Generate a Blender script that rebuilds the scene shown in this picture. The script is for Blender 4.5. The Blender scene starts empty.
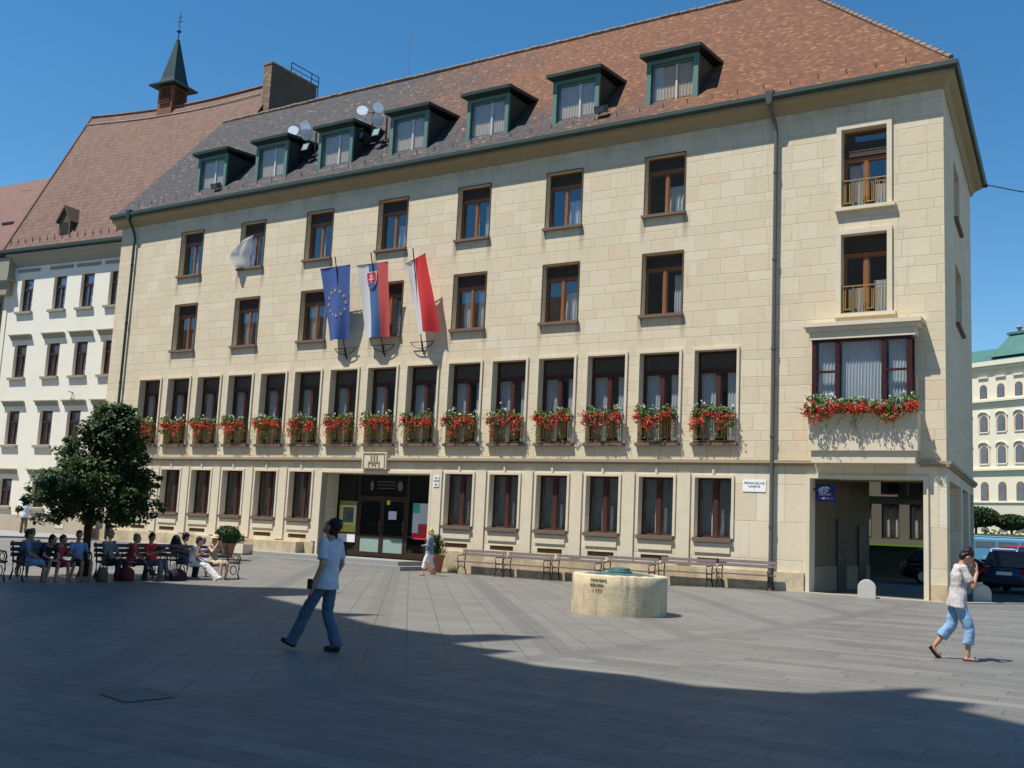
import bpy, math, random
from mathutils import Vector, Matrix
random.seed(7)
R = math.radians
scene = bpy.context.scene
COL = scene.collection
PI = math.pi

# ------------------------------------------------------------------ node helpers
class X:
    """tiny expression wrapper for shader math"""
    def __init__(s, nt, sock): s.nt = nt; s.k = sock
    def op(s, o, *b, clamp=False):
        n = s.nt.nodes.new('ShaderNodeMath'); n.operation = o; n.use_clamp = clamp
        for i, v in enumerate((s,) + b):
            if isinstance(v, X): s.nt.links.new(v.k, n.inputs[i])
            else: n.inputs[i].default_value = v
        return X(s.nt, n.outputs[0])
    def __add__(s, b): return s.op('ADD', b)
    __radd__ = __add__
    def __sub__(s, b): return s.op('SUBTRACT', b)
    def __mul__(s, b): return s.op('MULTIPLY', b)
    __rmul__ = __mul__
    def __truediv__(s, b): return s.op('DIVIDE', b)
    def floor(s): return s.op('FLOOR')
    def fract(s): return s.op('FRACT')
    def lt(s, b): return s.op('LESS_THAN', b)
    def gt(s, b): return s.op('GREATER_THAN', b)
    def abs(s): return s.op('ABSOLUTE')
    def min(s, b): return s.op('MINIMUM', b)
    def max(s, b): return s.op('MAXIMUM', b)
    def smooth(s, a, b):
        n = s.nt.nodes.new('ShaderNodeMapRange'); n.interpolation_type = 'SMOOTHSTEP'
        s.nt.links.new(s.k, n.inputs[0]); n.inputs[1].default_value = a; n.inputs[2].default_value = b
        return X(s.nt, n.outputs[0])

class Mat:
    def __init__(s, name, rough=.8, metal=0., spec=.3):
        s.m = bpy.data.materials.new(name); s.m.use_nodes = True; s.nt = s.m.node_tree
        s.b = s.nt.nodes['Principled BSDF']
        s.b.inputs['Roughness'].default_value = rough; s.b.inputs['Metallic'].default_value = metal
        s.b.inputs['Specular IOR Level'].default_value = spec
    def pos(s):
        g = s.nt.nodes.new('ShaderNodeNewGeometry'); sp = s.nt.nodes.new('ShaderNodeSeparateXYZ')
        s.nt.links.new(g.outputs['Position'], sp.inputs[0])
        return [X(s.nt, sp.outputs[i]) for i in range(3)]
    def noise(s, scale, detail=3, rough=.6, vec=None, stretch=None):
        g = s.nt.nodes.new('ShaderNodeNewGeometry'); n = s.nt.nodes.new('ShaderNodeTexNoise')
        n.inputs['Scale'].default_value = scale; n.inputs['Detail'].default_value = detail; n.inputs['Roughness'].default_value = rough
        src = g.outputs['Position']
        if stretch:
            mp = s.nt.nodes.new('ShaderNodeMapping'); mp.inputs['Scale'].default_value = stretch
            s.nt.links.new(src, mp.inputs[0]); src = mp.outputs[0]
        s.nt.links.new(src, n.inputs['Vector'])
        return X(s.nt, n.outputs['Fac'])
    def white(s, a, b, c=0.):
        cmb = s.nt.nodes.new('ShaderNodeCombineXYZ')
        for i, v in enumerate((a, b, c)):
            if isinstance(v, X): s.nt.links.new(v.k, cmb.inputs[i])
            else: cmb.inputs[i].default_value = v
        w = s.nt.nodes.new('ShaderNodeTexWhiteNoise'); s.nt.links.new(cmb.outputs[0], w.inputs['Vector'])
        return X(s.nt, w.outputs['Value'])
    def ramp(s, fac, stops, interp='LINEAR'):
        r = s.nt.nodes.new('ShaderNodeValToRGB'); r.color_ramp.interpolation = interp
        e = r.color_ramp.elements
        while len(e) < len(stops): e.new(.5)
        for i, (p, c) in enumerate(stops): e[i].position = p; e[i].color = (*c, 1)
        s.nt.links.new(fac.k, r.inputs[0]); return r.outputs[0]
    def mix(s, fac, a, b, mode='MIX'):
        n = s.nt.nodes.new('ShaderNodeMix'); n.data_type = 'RGBA'; n.blend_type = mode
        for idx, v in ((0, fac), (6, a), (7, b)):
            if isinstance(v, X): s.nt.links.new(v.k, n.inputs[idx])
            elif isinstance(v, (tuple, list)): n.inputs[idx].default_value = (*v, 1)
            elif isinstance(v, (int, float)): n.inputs[idx].default_value = v
            else: s.nt.links.new(v, n.inputs[idx])
        return n.outputs[2]
    def col(s, c):
        if isinstance(c, tuple): s.b.inputs['Base Color'].default_value = (*c, 1)
        else: s.nt.links.new(c, s.b.inputs['Base Color'])
        return s
    def bump(s, h, strength=.4, dist=.02):
        n = s.nt.nodes.new('ShaderNodeBump'); n.inputs['Strength'].default_value = strength; n.inputs['Distance'].default_value = dist
        s.nt.links.new(h.k, n.inputs['Height']); s.nt.links.new(n.outputs[0], s.b.inputs['Normal']); return s

def simple(name, c, rough=.7, metal=0., var=.15, scale=6., spec=.3, bump=0.):
    m = Mat(name, rough, metal, spec)
    n = m.noise(scale, 4)
    m.col(m.mix(n, tuple(x*(1-var) for x in c), tuple(min(1, x*(1+var)) for x in c)))
    if bump: m.bump(m.noise(scale*6, 3), bump, .01)
    return m.m

M = {}
def ashlar(name, base, big=False, zoff=0., dirt=.3):
    m = Mat(name, .85)
    px, py, pz = m.pos()
    u = px + py*1.0
    if big:
        P = 1.16; z = pz + 20.3
        row = (z/P).floor(); fr = (z/P).fract(); v = fr*P; h = P; w = .9; c = row
        cu = u/w + m.white(row, 3.)*.7
        d_v = v.min((v - P).abs())
    else:
        P = .869; z = pz + 20*.869 - 2.55 + zoff
        row = (z/P).floor(); fr = (z/P).fract()
        s = fr.gt(.64)
        c = row*2. + s
        v = fr*P
        d_v = v.min((v - .64*P).abs()).min((v - P).abs())
        w = .82 + s*.22
        cu = u/w + m.white(c, 3.)*.9
    ci = cu.floor(); cf = cu.fract()
    d_u = (cf.min((cf - 1.).abs()))*.85
    d = d_v.min(d_u)
    wn = m.white(ci, c)
    wn2 = m.white(ci, c, 5.)
    a, b_, d3, e = base
    col = m.ramp(wn, [(0, a), (.5, b_), (.82, d3), (1, e)])
    big_n = m.noise(.5, 4, .6)
    col = m.mix(big_n*.45, col, tuple(x*.8 for x in b_))
    veins = m.noise(3.2, 5, .7, stretch=(1, 1, 3.5))
    col = m.mix(veins.smooth(.5, .8)*(wn2*.6+.2), col, (.38, .28, .16))
    streak = m.noise(1.3, 4, .6, stretch=(3., 3., .22))
    col = m.mix(streak.smooth(.55, .85)*dirt, col, (.26, .21, .13))
    if not big:
        fx = ((px/4. + .5).fract() - .5)*4.
        ends = ((fx.abs() - .79).abs()).smooth(.16, .02)
        band = (pz - 9.75).smooth(0., .85)*(pz - 10.87).lt(0.) + (pz - 6.35).smooth(0., .85)*(pz - 7.33).lt(0.)
        rng = px.gt(3.)*px.lt(30.)*py.lt(.05)
        col = m.mix(ends*band*rng*(m.noise(4, 3, stretch=(3,3,.4))*.8+.15), col, (.20,.155,.095))
        soot = (pz - 13.1).smooth(0., .7)
        col = m.mix(soot*(m.noise(1.2, 4, .6, stretch=(1,1,.4)).smooth(.35,.65)*.4), col, (.22,.18,.12))
    else:
        base = (pz*-1. - .3).smooth(0., 1.2)
        col = m.mix(base*m.noise(1.6, 5, .65).smooth(.42,.62)*.55, col, (.25,.19,.12))
    joint = (d - .006).smooth(0., .012)
    col = m.mix(joint*.45+.55, tuple(x*.55 for x in b_), col)
    m.col(col)
    m.bump(joint + m.noise(25, 3)*.35, .35, .012)
    return m.m
M['stone'] = ashlar('facade_sandstone', ((.615,.527,.37),(.65,.56,.40),(.685,.60,.445),(.63,.505,.34)))
M['stone_low'] = ashlar('base_sandstone', ((.63,.54,.385),(.67,.585,.43),(.73,.655,.51),(.62,.51,.35)), big=True, dirt=.35)
M['plinth'] = ashlar('plinth_stone', ((.50,.40,.25),(.57,.47,.31),(.63,.54,.38),(.45,.36,.22)), big=True, dirt=.8)
M['trim'] = simple('dressed_stone', (.62,.545,.41), .85, var=.12, scale=3, bump=.15)
M['sill'] = simple('sill_stone', (.15,.105,.082), .8, var=.2)
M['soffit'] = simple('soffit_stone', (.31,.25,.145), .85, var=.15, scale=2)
M['woodframe'] = simple('varnished_frame', (.22,.095,.038), .45, var=.25, scale=9)
M['redframe'] = simple('redbrown_frame', (.065,.025,.019), .45, var=.25, scale=9)
M['bayframe'] = simple('dark_red_frame', (.048,.014,.015), .4, var=.2)
M['bronze'] = simple('dark_bronze', (.13,.09,.05), .5, .3, var=.2)
M['brass'] = simple('brass_paint', (.38,.245,.085), .42, .35, var=.25, scale=12)
M['gutter'] = simple('green_gutter', (.042,.066,.058), .5, .2, var=.2)
M['pipe'] = simple('grey_pipe', (.12,.115,.105), .5, .2, var=.2)
M['green'] = simple('green_paint', (.10,.19,.16), .55, var=.15)
M['darkgreen'] = simple('dark_green_sheet', (.022,.042,.037), .5, .1, var=.2)
M['curtain'] = simple('net_curtain', (.66,.67,.70), .9, var=.08)
M['blindpale'] = simple('pale_blind', (.52,.49,.44), .9, var=.1)
M['curtain_grey'] = simple('grey_blind', (.36,.36,.34), .9, var=.12)
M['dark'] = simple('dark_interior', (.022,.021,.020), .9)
M['shutter'] = simple('roller_shutter', (.055,.042,.034), .7)
M['iron'] = simple('black_iron', (.025,.025,.027), .5, .4)
M['steel'] = simple('steel', (.35,.36,.38), .35, .8)
M['white'] = simple('white_paint', (.78,.78,.76), .6, var=.05)
M['terracotta'] = simple('terracotta', (.36,.15,.075), .85, var=.2)
M['leaf'] = simple('leaf_green', (.030,.062,.017), .55, var=.6, scale=7, spec=.4)
M['leafbox'] = simple('geranium_leaf', (.11,.19,.035), .6, var=.4, scale=9)
M['shrubleaf'] = simple('shrub_leaf', (.035,.075,.018), .6, var=.5, scale=9)
M['bark'] = simple('bark', (.06,.045,.03), .9, var=.3, scale=12, bump=.5)
M['redflower'] = simple('red_petals', (.60,.04,.025), .6, var=.2)
M['pinkflower'] = simple('pink_petals', (.72,.10,.13), .6, var=.25)
M['whiteflower'] = simple('white_petals', (.80,.78,.76), .6)
M['benchwood'] = simple('bench_slats', (.14,.108,.108), .6, var=.3, scale=10)
M['stepstone'] = simple('step_granite', (.26,.26,.25), .8, var=.15, scale=5, bump=.2)
M['bollard'] = simple('pale_granite', (.52,.49,.44), .85, var=.12, scale=20, bump=.2)
M['verdigris'] = simple('verdigris', (.055,.13,.125), .6, .2, var=.35, scale=12)
M['asphalt'] = simple('asphalt', (.048,.048,.050), .9, var=.25, scale=3, bump=.3)
M['kerb'] = simple('kerb_stone', (.36,.33,.27), .85, var=.15)
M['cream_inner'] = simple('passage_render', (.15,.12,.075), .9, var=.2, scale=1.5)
M['rubber'] = simple('rubber', (.02,.02,.02), .9)

def glass(name, tint=(.90,.93,.94), refl=.03, rough=.01, k=.8):
    m = bpy.data.materials.new(name); m.use_nodes = True; nt = m.node_tree; nt.nodes.clear()
    o = nt.nodes.new('ShaderNodeOutputMaterial'); mx = nt.nodes.new('ShaderNodeMixShader')
    t = nt.nodes.new('ShaderNodeBsdfTransparent'); g = nt.nodes.new('ShaderNodeBsdfGlossy'); f = nt.nodes.new('ShaderNodeVectorMath'); f.operation = 'DOT_PRODUCT'; g0 = nt.nodes.new('ShaderNodeNewGeometry')
    nt.links.new(g0.outputs['Incoming'], f.inputs[0]); nt.links.new(g0.outputs['Normal'], f.inputs[1])
    t.inputs[0].default_value = (*tint, 1); g.inputs['Roughness'].default_value = rough; g.inputs[0].default_value = (.9,.95,1,1)
    a = ((X(nt, f.outputs['Value']).abs()*-1.+1.).op('POWER', 4.))*k + (.05+refl)
    # faint waviness of old panes
    ns = nt.nodes.new('ShaderNodeTexNoise'); ns.inputs['Scale'].default_value = 1.4
    gm = nt.nodes.new('ShaderNodeNewGeometry'); nt.links.new(gm.outputs['Position'], ns.inputs['Vector'])
    bp = nt.nodes.new('ShaderNodeBump'); bp.inputs['Strength'].default_value = .08; bp.inputs['Distance'].default_value = .02
    nt.links.new(ns.outputs['Fac'], bp.inputs['Height']); nt.links.new(bp.outputs[0], g.inputs['Normal'])
    nt.links.new(a.k, mx.inputs[0]); nt.links.new(t.outputs[0], mx.inputs[1]); nt.links.new(g.outputs[0], mx.inputs[2])
    nt.links.new(mx.outputs[0], o.inputs[0]); return m
M['glass'] = glass('window_glass')
M['darkglass'] = glass('dark_glass', (.35,.37,.37), .0)

def roof_mat(name, kind):
    m = Mat(name, .85)
    px, py, pz = m.pos()
    if kind == 'main':
        u = px + py*.35; v = pz*1.38
    else:
        u = px + py*.3; v = pz*1.12
    rh, cw = (.13, .15) if kind == 'main' else (.30, .22)
    row = (v/rh).floor(); vf = (v/rh).fract()
    cu = u/cw + row*.5; ci = cu.floor(); cf = cu.fract()
    wn = m.white(ci, row)
    if kind == 'main':
        red = m.ramp(wn, [(0, (.105,.047,.026)), (.5, (.136,.058,.029)), (.85, (.168,.072,.034)), (1, (.24,.115,.052))])
        dark = m.ramp(wn, [(0, (.036,.038,.041)), (.6, (.053,.052,.054)), (.96, (.078,.066,.060)), (1, (.25,.13,.08))])
        n1 = m.noise(.55, 5, .7)
        # old slate-grey tiles on the left half and along the eaves, red tiles on the right half
        t = (px - 15.5)*.055 + (pz - 15.6).smooth(-.6, 2.2)*.6 + (n1 - .5)*.75
        t = t + (px - 27.).smooth(0, 5.)*.25 - .12
        fac = t.smooth(.12, .85)
        col = m.mix(fac, dark, red)
        patch = m.noise(1.1, 3, .5, stretch=(1, 1, 2.2)).smooth(.75, .78)
        col = m.mix(patch*.5, col, (.40,.22,.13))
    else:
        col = m.ramp(wn, [(0, (.125,.075,.055)), (.5, (.150,.090,.067)), (1, (.178,.108,.082))])
        n1 = m.noise(.35, 4, .6)
        col = m.mix(n1.smooth(.35,.75)*.5, col, (.175,.108,.085))
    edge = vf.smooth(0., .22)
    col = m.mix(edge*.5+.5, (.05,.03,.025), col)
    m.col(col)
    m.bump(vf*-1. + (cf - .5).abs()*.5 + wn*.15, .5, .03)
    return m.m
M['roof'] = roof_mat('aged_roof_tiles', 'main')
M['roof2'] = roof_mat('brown_roof_tiles', 'left')

def plaster(name, c, dirt=(.5,.46,.38), amt=.3):
    m = Mat(name, .9)
    n = m.noise(.7, 5, .65); s = m.noise(2., 4, .6, stretch=(2.5, 2.5, .25))
    col = m.mix(n.smooth(.45, .8)*amt, c, dirt); col = m.mix(s.smooth(.6,.9)*amt, col, dirt)
    m.col(col); m.bump(m.noise(14, 4), .15, .01); return m.m
M['whiteplaster'] = plaster('white_render', (.76,.725,.61), (.56,.50,.39))
M['greytrim'] = plaster('grey_trim', (.28,.265,.21), (.2,.18,.15))
M['yellowplaster'] = plaster('cream_render', (.68,.62,.48))
M['paleplaster'] = plaster('pale_trim_render', (.66,.61,.49))
M['greenroof'] = simple('copper_roof', (.055,.145,.125), .6, var=.35, scale=.6)
M['palace'] = plaster('palace_render', (.36,.31,.25))

def paving():
    m = Mat('square_paving', .62, spec=.35)
    px, py, pz = m.pos()
    # boundary between the diagonal field and the long plank strips
    bl = px - (py + 19.52)*.0697 - 35.36
    zoneA = bl.lt(0.)*(py.gt(-25.1))
    # ---- plank strips, nearly parallel to the town hall
    c, s = math.cos(R(3.2)), math.sin(R(3.2))
    U = px*c + py*s; V = py*c - px*s
    r = (V/.36).floor(); rf = (V/.36).fract()
    L = m.white(r, 1.)*1.1 + 1.1
    cu = U/L + m.white(r, 2.)*5.; ci = cu.floor(); cf = cu.fract()
    wB = m.white(ci, r, 7.)
    dB = ((rf.min((rf-1.).abs()))*.36).min((cf.min((cf-1.).abs()))*1.5)
    # ---- diagonal field
    a = R(-52.3); c, s = math.cos(a), math.sin(a)
    U2 = px*c + py*s; V2 = py*c - px*s
    Vp = px*.791 + py*.612
    kk = (Vp - 13.6)/2.7
    kf = (kk + .5).fract() - .5
    band = kf.abs().lt(.095)
    ki = (kk + .5).floor()
    V2b = (Vp - 13.6)/.54
    r2 = V2b.floor(); rf2 = V2b.fract()
    cu2 = U2/(m.white(r2, 4.)*.35 + .85) + m.white(r2, 6.)*3.; ci2 = cu2.floor(); cf2 = cu2.fract()
    wA = m.white(ci2, r2, 9.)
    dA = ((rf2.min((rf2-1.).abs()))*.54).min((cf2.min((cf2-1.).abs()))*1.)
    w = wA*zoneA + wB*(zoneA*-1.+1.)
    d = dA*zoneA + dB*(zoneA*-1.+1.)
    bandm = (band*zoneA).max(bl.abs().lt(.22)*py.gt(-25.1))
    colB = m.ramp(wB, [(0, (.132,.125,.112)), (.35, (.153,.146,.131)), (.75, (.172,.164,.147)), (1, (.200,.191,.172))])
    colA = m.ramp(wA, [(0, (.166,.158,.142)), (.5, (.178,.170,.153)), (1, (.191,.182,.164))])
    col = m.mix(zoneA, colB, colA)
    col = m.mix(bandm*.75, col, m.mix(m.white(ki, 11.).gt(.8), (.128,.126,.120), (.150,.140,.118)))
    n = m.noise(.35, 5, .65); n2 = m.noise(2.5, 4, .6)
    col = m.mix(n.smooth(.42,.75)*.3, col, (.135,.131,.124))
    col = m.mix(n2.smooth(.55,.8)*.22, col, (.235,.228,.205))
    big_st = m.noise(.9, 4, .7).smooth(.60,.68); col = m.mix(big_st*.30, col, (.12,.118,.11))
    gum = m.noise(11., 1, .3).smooth(.735,.75); col = m.mix(gum*.6, col, (.07,.07,.068))
    blot = m.noise(5.5, 2, .5).smooth(.70, .74)
    col = m.mix(blot*.35, col, (.10,.10,.098))
    jn = m.noise(1.1, 2).smooth(.35,.7)
    joint = d.smooth(.003, .016)
    st = m.noise(1.2, 4, .6, stretch=(.22, 2.6, 1.)); col = m.mix(st.smooth(.45,.8)*(zoneA*-.75+1.)*.5, col, (.12,.123,.122))
    col = m.mix(joint*.55 + jn*-.15 + .45, (.055,.057,.058), col)
    m.col(col)
    rr = m.noise(3., 4); 
    m.nt.links.new((rr*.3 + .42).k, m.b.inputs['Roughness'])
    m.bump(joint + m.noise(9, 4)*.5 + w*.2, .3, .012)
    return m.m
M['paving'] = paving()

# ------------------------------------------------------------------ mesh helpers
def wloc(o):
    v = Vector((0,0,0))
    while o: v += o.location; o = o.parent
    return v
class MB:
    def __init__(s): s.v = []; s.f = []; s.mi = []; s.m = 0; s.T = None
    def add(s, vs, fs):
        n = len(s.v)
        if s.T is not None: vs = [tuple(s.T @ Vector(p)) for p in vs]
        s.v += [tuple(p) for p in vs]; s.f += [tuple(i+n for i in f) for f in fs]; s.mi += [s.m]*len(fs)
    def box(s, x0, x1, y0, y1, z0, z1):
        if x0 > x1: x0, x1 = x1, x0
        if y0 > y1: y0, y1 = y1, y0
        if z0 > z1: z0, z1 = z1, z0
        s.add([(x0,y0,z0),(x1,y0,z0),(x1,y1,z0),(x0,y1,z0),(x0,y0,z1),(x1,y0,z1),(x1,y1,z1),(x0,y1,z1)],
              [(3,2,1,0),(4,5,6,7),(0,1,5,4),(1,2,6,5),(2,3,7,6),(3,0,4,7)]); return s
    def quad(s, *p): s.add(p, [tuple(range(len(p)))]); return s
    def prism(s, poly, d):
        """poly: list of 3d points, extruded by vector d"""
        n = len(poly); d = Vector(d); q = [tuple(Vector(p)+d) for p in poly]
        s.add(list(poly)+q, [tuple(range(n))[::-1], tuple(range(n, 2*n))] + [(i,(i+1)%n,(i+1)%n+n,i+n) for i in range(n)]); return s
    def tube(s, pts, r, n=8, cap=True):
        pts = [Vector(p) for p in pts]; rs = r if isinstance(r, (list, tuple)) else [r]*len(pts)
        vs = []; ref = None
        for i, p in enumerate(pts):
            a = pts[max(i-1,0)]; b = pts[min(i+1,len(pts)-1)]; d = (b-a).normalized()
            if ref is None: ref = Vector((0,0,1)) if abs(d.z) < .9 else Vector((1,0,0))
            x = d.cross(ref)
            if x.length < 1e-4: x = d.cross(Vector((0,1,0)))
            x.normalize(); y = d.cross(x); ref = -y if False else ref
            for k in range(n):
                t = 2*PI*k/n; vs.append(p + x*math.cos(t)*rs[i] + y*math.sin(t)*rs[i])
        fs = [(i*n+k, i*n+(k+1)%n, (i+1)*n+(k+1)%n, (i+1)*n+k) for i in range(len(pts)-1) for k in range(n)]
        if cap: fs += [tuple(range(n))[::-1], tuple((len(pts)-1)*n+k for k in range(n))]
        s.add(vs, fs); return s
    def lathe(s, prof, c, n=24, axis='z'):
        vs = []
        for r, h in prof:
            for k in range(n):
                t = 2*PI*k/n; a, b = r*math.cos(t), r*math.sin(t)
                if axis == 'z': vs.append((c[0]+a, c[1]+b, c[2]+h))
                elif axis == 'y': vs.append((c[0]+a, c[1]+h, c[2]+b))
                else: vs.append((c[0]+h, c[1]+a, c[2]+b))
        fs = [(i*n+k, i*n+(k+1)%n, (i+1)*n+(k+1)%n, (i+1)*n+k) for i in range(len(prof)-1) for k in range(n)]
        fs += [tuple(range(n))[::-1], tuple((len(prof)-1)*n+k for k in range(n))]
        s.add(vs, fs); return s
    def ell(s, c, r, n=12, m=8):
        c = Vector(c); vs = [(c.x, c.y, c.z-r[2])]
        for i in range(1, m):
            p = -PI/2 + PI*i/m
            for k in range(n):
                t = 2*PI*k/n; vs.append((c.x+r[0]*math.cos(p)*math.cos(t), c.y+r[1]*math.cos(p)*math.sin(t), c.z+r[2]*math.sin(p)))
        vs.append((c.x, c.y, c.z+r[2])); L = len(vs)-1
        fs = [(0, 1+(k+1)%n, 1+k) for k in range(n)] + [(L, L-n+k, L-n+(k+1)%n) for k in range(n)]
        fs += [(1+i*n+k, 1+i*n+(k+1)%n, 1+(i+1)*n+(k+1)%n, 1+(i+1)*n+k) for i in range(m-2) for k in range(n)]
        s.add(vs, fs); return s
    def build(s, name, mat, parent=None, smooth=False, origin=None, **props):
        me = bpy.data.meshes.new(name)
        if parent is not None: off = wloc(parent)
        elif origin is not None: off = Vector(origin)
        else:
            xs = [p[0] for p in s.v]; ys = [p[1] for p in s.v]; zs = [p[2] for p in s.v]
            off = Vector(((min(xs)+max(xs))/2, (min(ys)+max(ys))/2, min(zs)))
        me.from_pydata([(p[0]-off.x, p[1]-off.y, p[2]-off.z) for p in s.v], [], s.f)
        mats = mat if isinstance(mat, (list, tuple)) else [mat]
        for mm in mats: me.materials.append(mm)
        if len(mats) > 1: me.polygons.foreach_set('material_index', s.mi)
        if smooth: me.polygons.foreach_set('use_smooth', [True]*len(me.polygons))
        me.update()
        o = bpy.data.objects.new(name, me); COL.objects.link(o)
        if parent is not None: o.parent = parent
        else: o.location = off
        for k, v in props.items(): o[k] = v
        return o
def thing(name, label, cat, loc=(0,0,0), group=None):
    o = bpy.data.objects.new(name, None); COL.objects.link(o); o.location = loc; o.empty_display_size = .3
    o['label'] = label; o['category'] = cat
    if group: o['group'] = group
    return o
def tag(o, label, cat, group=None):
    o['label'] = label; o['category'] = cat
    if group: o['group'] = group
    return o
def struct(o): o['kind'] = 'structure'; return o
def copy_tree(o, parent=None):
    c = o.copy(); COL.objects.link(c)
    if parent is not None: c.parent = parent
    for ch in list(o.children): copy_tree(ch, c)
    return c
def text_mesh(body, size, name, mat, parent, M4, ext=.004, align='CENTER'):
    cu = bpy.data.curves.new(name, 'FONT'); cu.body = body; cu.size = size; cu.extrude = ext; cu.align_x = align; cu.resolution_u = 3
    t = bpy.data.objects.new('tmp', cu); COL.objects.link(t)
    dg = bpy.context.evaluated_depsgraph_get(); dg.update()
    me = bpy.data.meshes.new_from_object(t.evaluated_get(dg)); bpy.data.objects.remove(t)
    off = wloc(parent)
    me.transform(Matrix.Translation(-off) @ M4); me.materials.clear(); me.materials.append(mat); me.name = name
    o = bpy.data.objects.new(name, me); COL.objects.link(o); o.parent = parent; return o
def holed(mb, P, x0, x1, z0, z1, holes, depth, din):
    """wall sheet in plane P(x,z)->3d with rectangular holes and reveals going din*depth inwards"""
    xs = sorted({x0, x1, *[h[0] for h in holes], *[h[1] for h in holes]}); xs = [x for x in xs if x0 <= x <= x1]
    zs = sorted({z0, z1, *[h[2] for h in holes], *[h[3] for h in holes]}); zs = [z for z in zs if z0 <= z <= z1]
    for i in range(len(xs)-1):
        for j in range(len(zs)-1):
            cx, cz = (xs[i]+xs[i+1])/2, (zs[j]+zs[j+1])/2
            if any(h[0] < cx < h[1] and h[2] < cz < h[3] for h in holes): continue
            mb.quad(P(xs[i],zs[j]), P(xs[i+1],zs[j]), P(xs[i+1],zs[j+1]), P(xs[i],zs[j+1]))
    for h in holes:
        dd = Vector(din)*(h[4] if len(h) > 4 else depth)
        c = [Vector(P(h[0],h[2])), Vector(P(h[1],h[2])), Vector(P(h[1],h[3])), Vector(P(h[0],h[3]))]
        for k in range(4):
            a, b = c[k], c[(k+1)%4]
            mb.quad(a, a+dd, b+dd, b)

# ------------------------------------------------------------------ ground height
def S(t): t = max(0, min(1, t)); return t*t*(3-2*t)
def gz(x, y):
    z = -1.7 + .2*S((x-24)/8)*S((y+12)/11) + .22*S((17-x)/9)*S((y+13)/10)
    return z
def ground():
    mb = MB()
    xs = [-300,-120,-60,-30]+[-20+i*1.0 for i in range(0,66)]+[60,90,150,400]
    ys = [-300,-120,-60]+[-45+i*1.0 for i in range(0,52)]+[12,20,40,80,160,400]
    for y in ys:
        for x in xs: mb.v.append((x, y, gz(x,y)))
    n = len(xs)
    for j in range(len(ys)-1):
        for i in range(n-1): mb.f.append((j*n+i, j*n+i+1, (j+1)*n+i+1, (j+1)*n+i)); mb.mi.append(0)
    struct(mb.build('ground', M['paving'], smooth=True, origin=(0,0,0)))
    # street behind and beside the town hall (asphalt 4 mm above the base sheet)
    mb = MB(); z = -1.496
    mb.quad((37.35,.12,z),(38.9,2.95,z),(48.4,20,z),(-60,20,z),(-60,13.4,z),(-1.3,13.4,z),(35.9,12.45,z))
    mb.quad((-60,20,z),(48.4,20,z),(60,41,z+.27),(200,300,z+3.64),(-200,300,z+3.64))
    struct(mb.build('street', M['asphalt'], origin=(37,20,z)))
    mb = MB()
    for a, b in (((37.1,-.38),(38.7,2.6)), ((38.7,2.6),(60,41))):
        A = Vector((*a,0)); B = Vector((*b,0)); d = (B-A).normalized(); nn = Vector((-d.y,d.x,0))*.13
        L = (B-A).length; k = max(1, int(L/1.1))
        for i in range(k):
            p = A + d*(L*i/k+.006); q = A + d*(L*(i+1)/k-.006)
            mb.prism([(p-nn)+Vector((0,0,-1.7)), (q-nn)+Vector((0,0,-1.7)), (q+nn)+Vector((0,0,-1.7)), (p+nn)+Vector((0,0,-1.7))], (0,0,.235))
    struct(mb.build('kerb', M['kerb']))
    # entrance platform with two steps that die into the rising ground on the left
    for nm, a in (('lower_step', (2.5, 19.0, -1.96, -.02, -1.95, -1.545)), ('upper_step', (2.5, 18.62, -1.62, -.02, -1.54, -1.385))):
        mb = MB(); mb.box(*a); struct(mb.build('steps', M['stepstone']))
    # low pavement in front of the white house
    mb = MB(); mb.prism([(-40,-11.2,-1.62),(-2.0,-4.4,-1.62),(-.5,-.25,-1.62),(-2.0,3.0,-1.62),(-40,-1,-1.62)], (0,0,.22))
    struct(mb.build('pavement', M['stepstone']))
    # threshold of the passage
    mb = MB(); mb.box(33.0, 37.0, -.42, -.04, -1.7, -1.472); struct(mb.build('threshold_kerb', M['kerb']))
ground()

# ------------------------------------------------------------------ TOWN HALL
hall = thing('town_hall', 'long sandstone office building with rows of windows, red flowers and dormered tile roof', 'building', (18, 0, -1.5))
WT, WG, WU = .727, .623, .737
XL, XR = -1.2, 37.05
sd = Vector((-math.sin(R(4.9)), math.cos(R(4.9)), 0)); sn = Vector((math.cos(R(4.9)), math.sin(R(4.9)), 0))
SL = 10.6
holes = []
for i in range(1, 16): holes.append((2*i-WT, 2*i+WT, 3.06, 6.11, .30))
for i in range(2, 15, 2):
    holes.append((2*i-WU, 2*i+WU, 10.97, 13.06, .24)); holes.append((2*i-WU, 2*i+WU, 7.43, 9.58, .24))
GW = [i for i in range(1, 7)] + [i for i in range(10, 16)]
for i in GW: holes.append((2*i-WG, 2*i+WG, 0., 1.92, .26)); holes.append((2*i-.5, 2*i+.5, -.80, -.64, .12))
holes.append((13.19, 18.67, -1.75, 1.9, 1.0)); holes.append((33.12, 36.44, -1.75, 1.96, .5))
holes.append((34.04, 35.42, 10.38, 12.92, .28)); holes.append((34.04, 35.42, 7.0, 9.52, .28))
holes.append((33.45, 36.05, 3.9, 6.1, .2))
mb = MB(); holed(mb, lambda x, z: (x, 0, z), XL, XR, 2.5, 14.2, [h for h in holes if h[2] > 2.5], .25, (0,1,0))
wall = mb.build('wall', M['stone'], hall)
mb = MB(); holed(mb, lambda x, z: (x, 0, z), XL, XR, -2.0, 2.5, [(h[0],h[1],max(h[2],-2.0),h[3],h[4]) for h in holes if h[2] <= 2.5], .25, (0,1,0))
mb.build('base_wall', M['stone_low'], hall)
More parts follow.
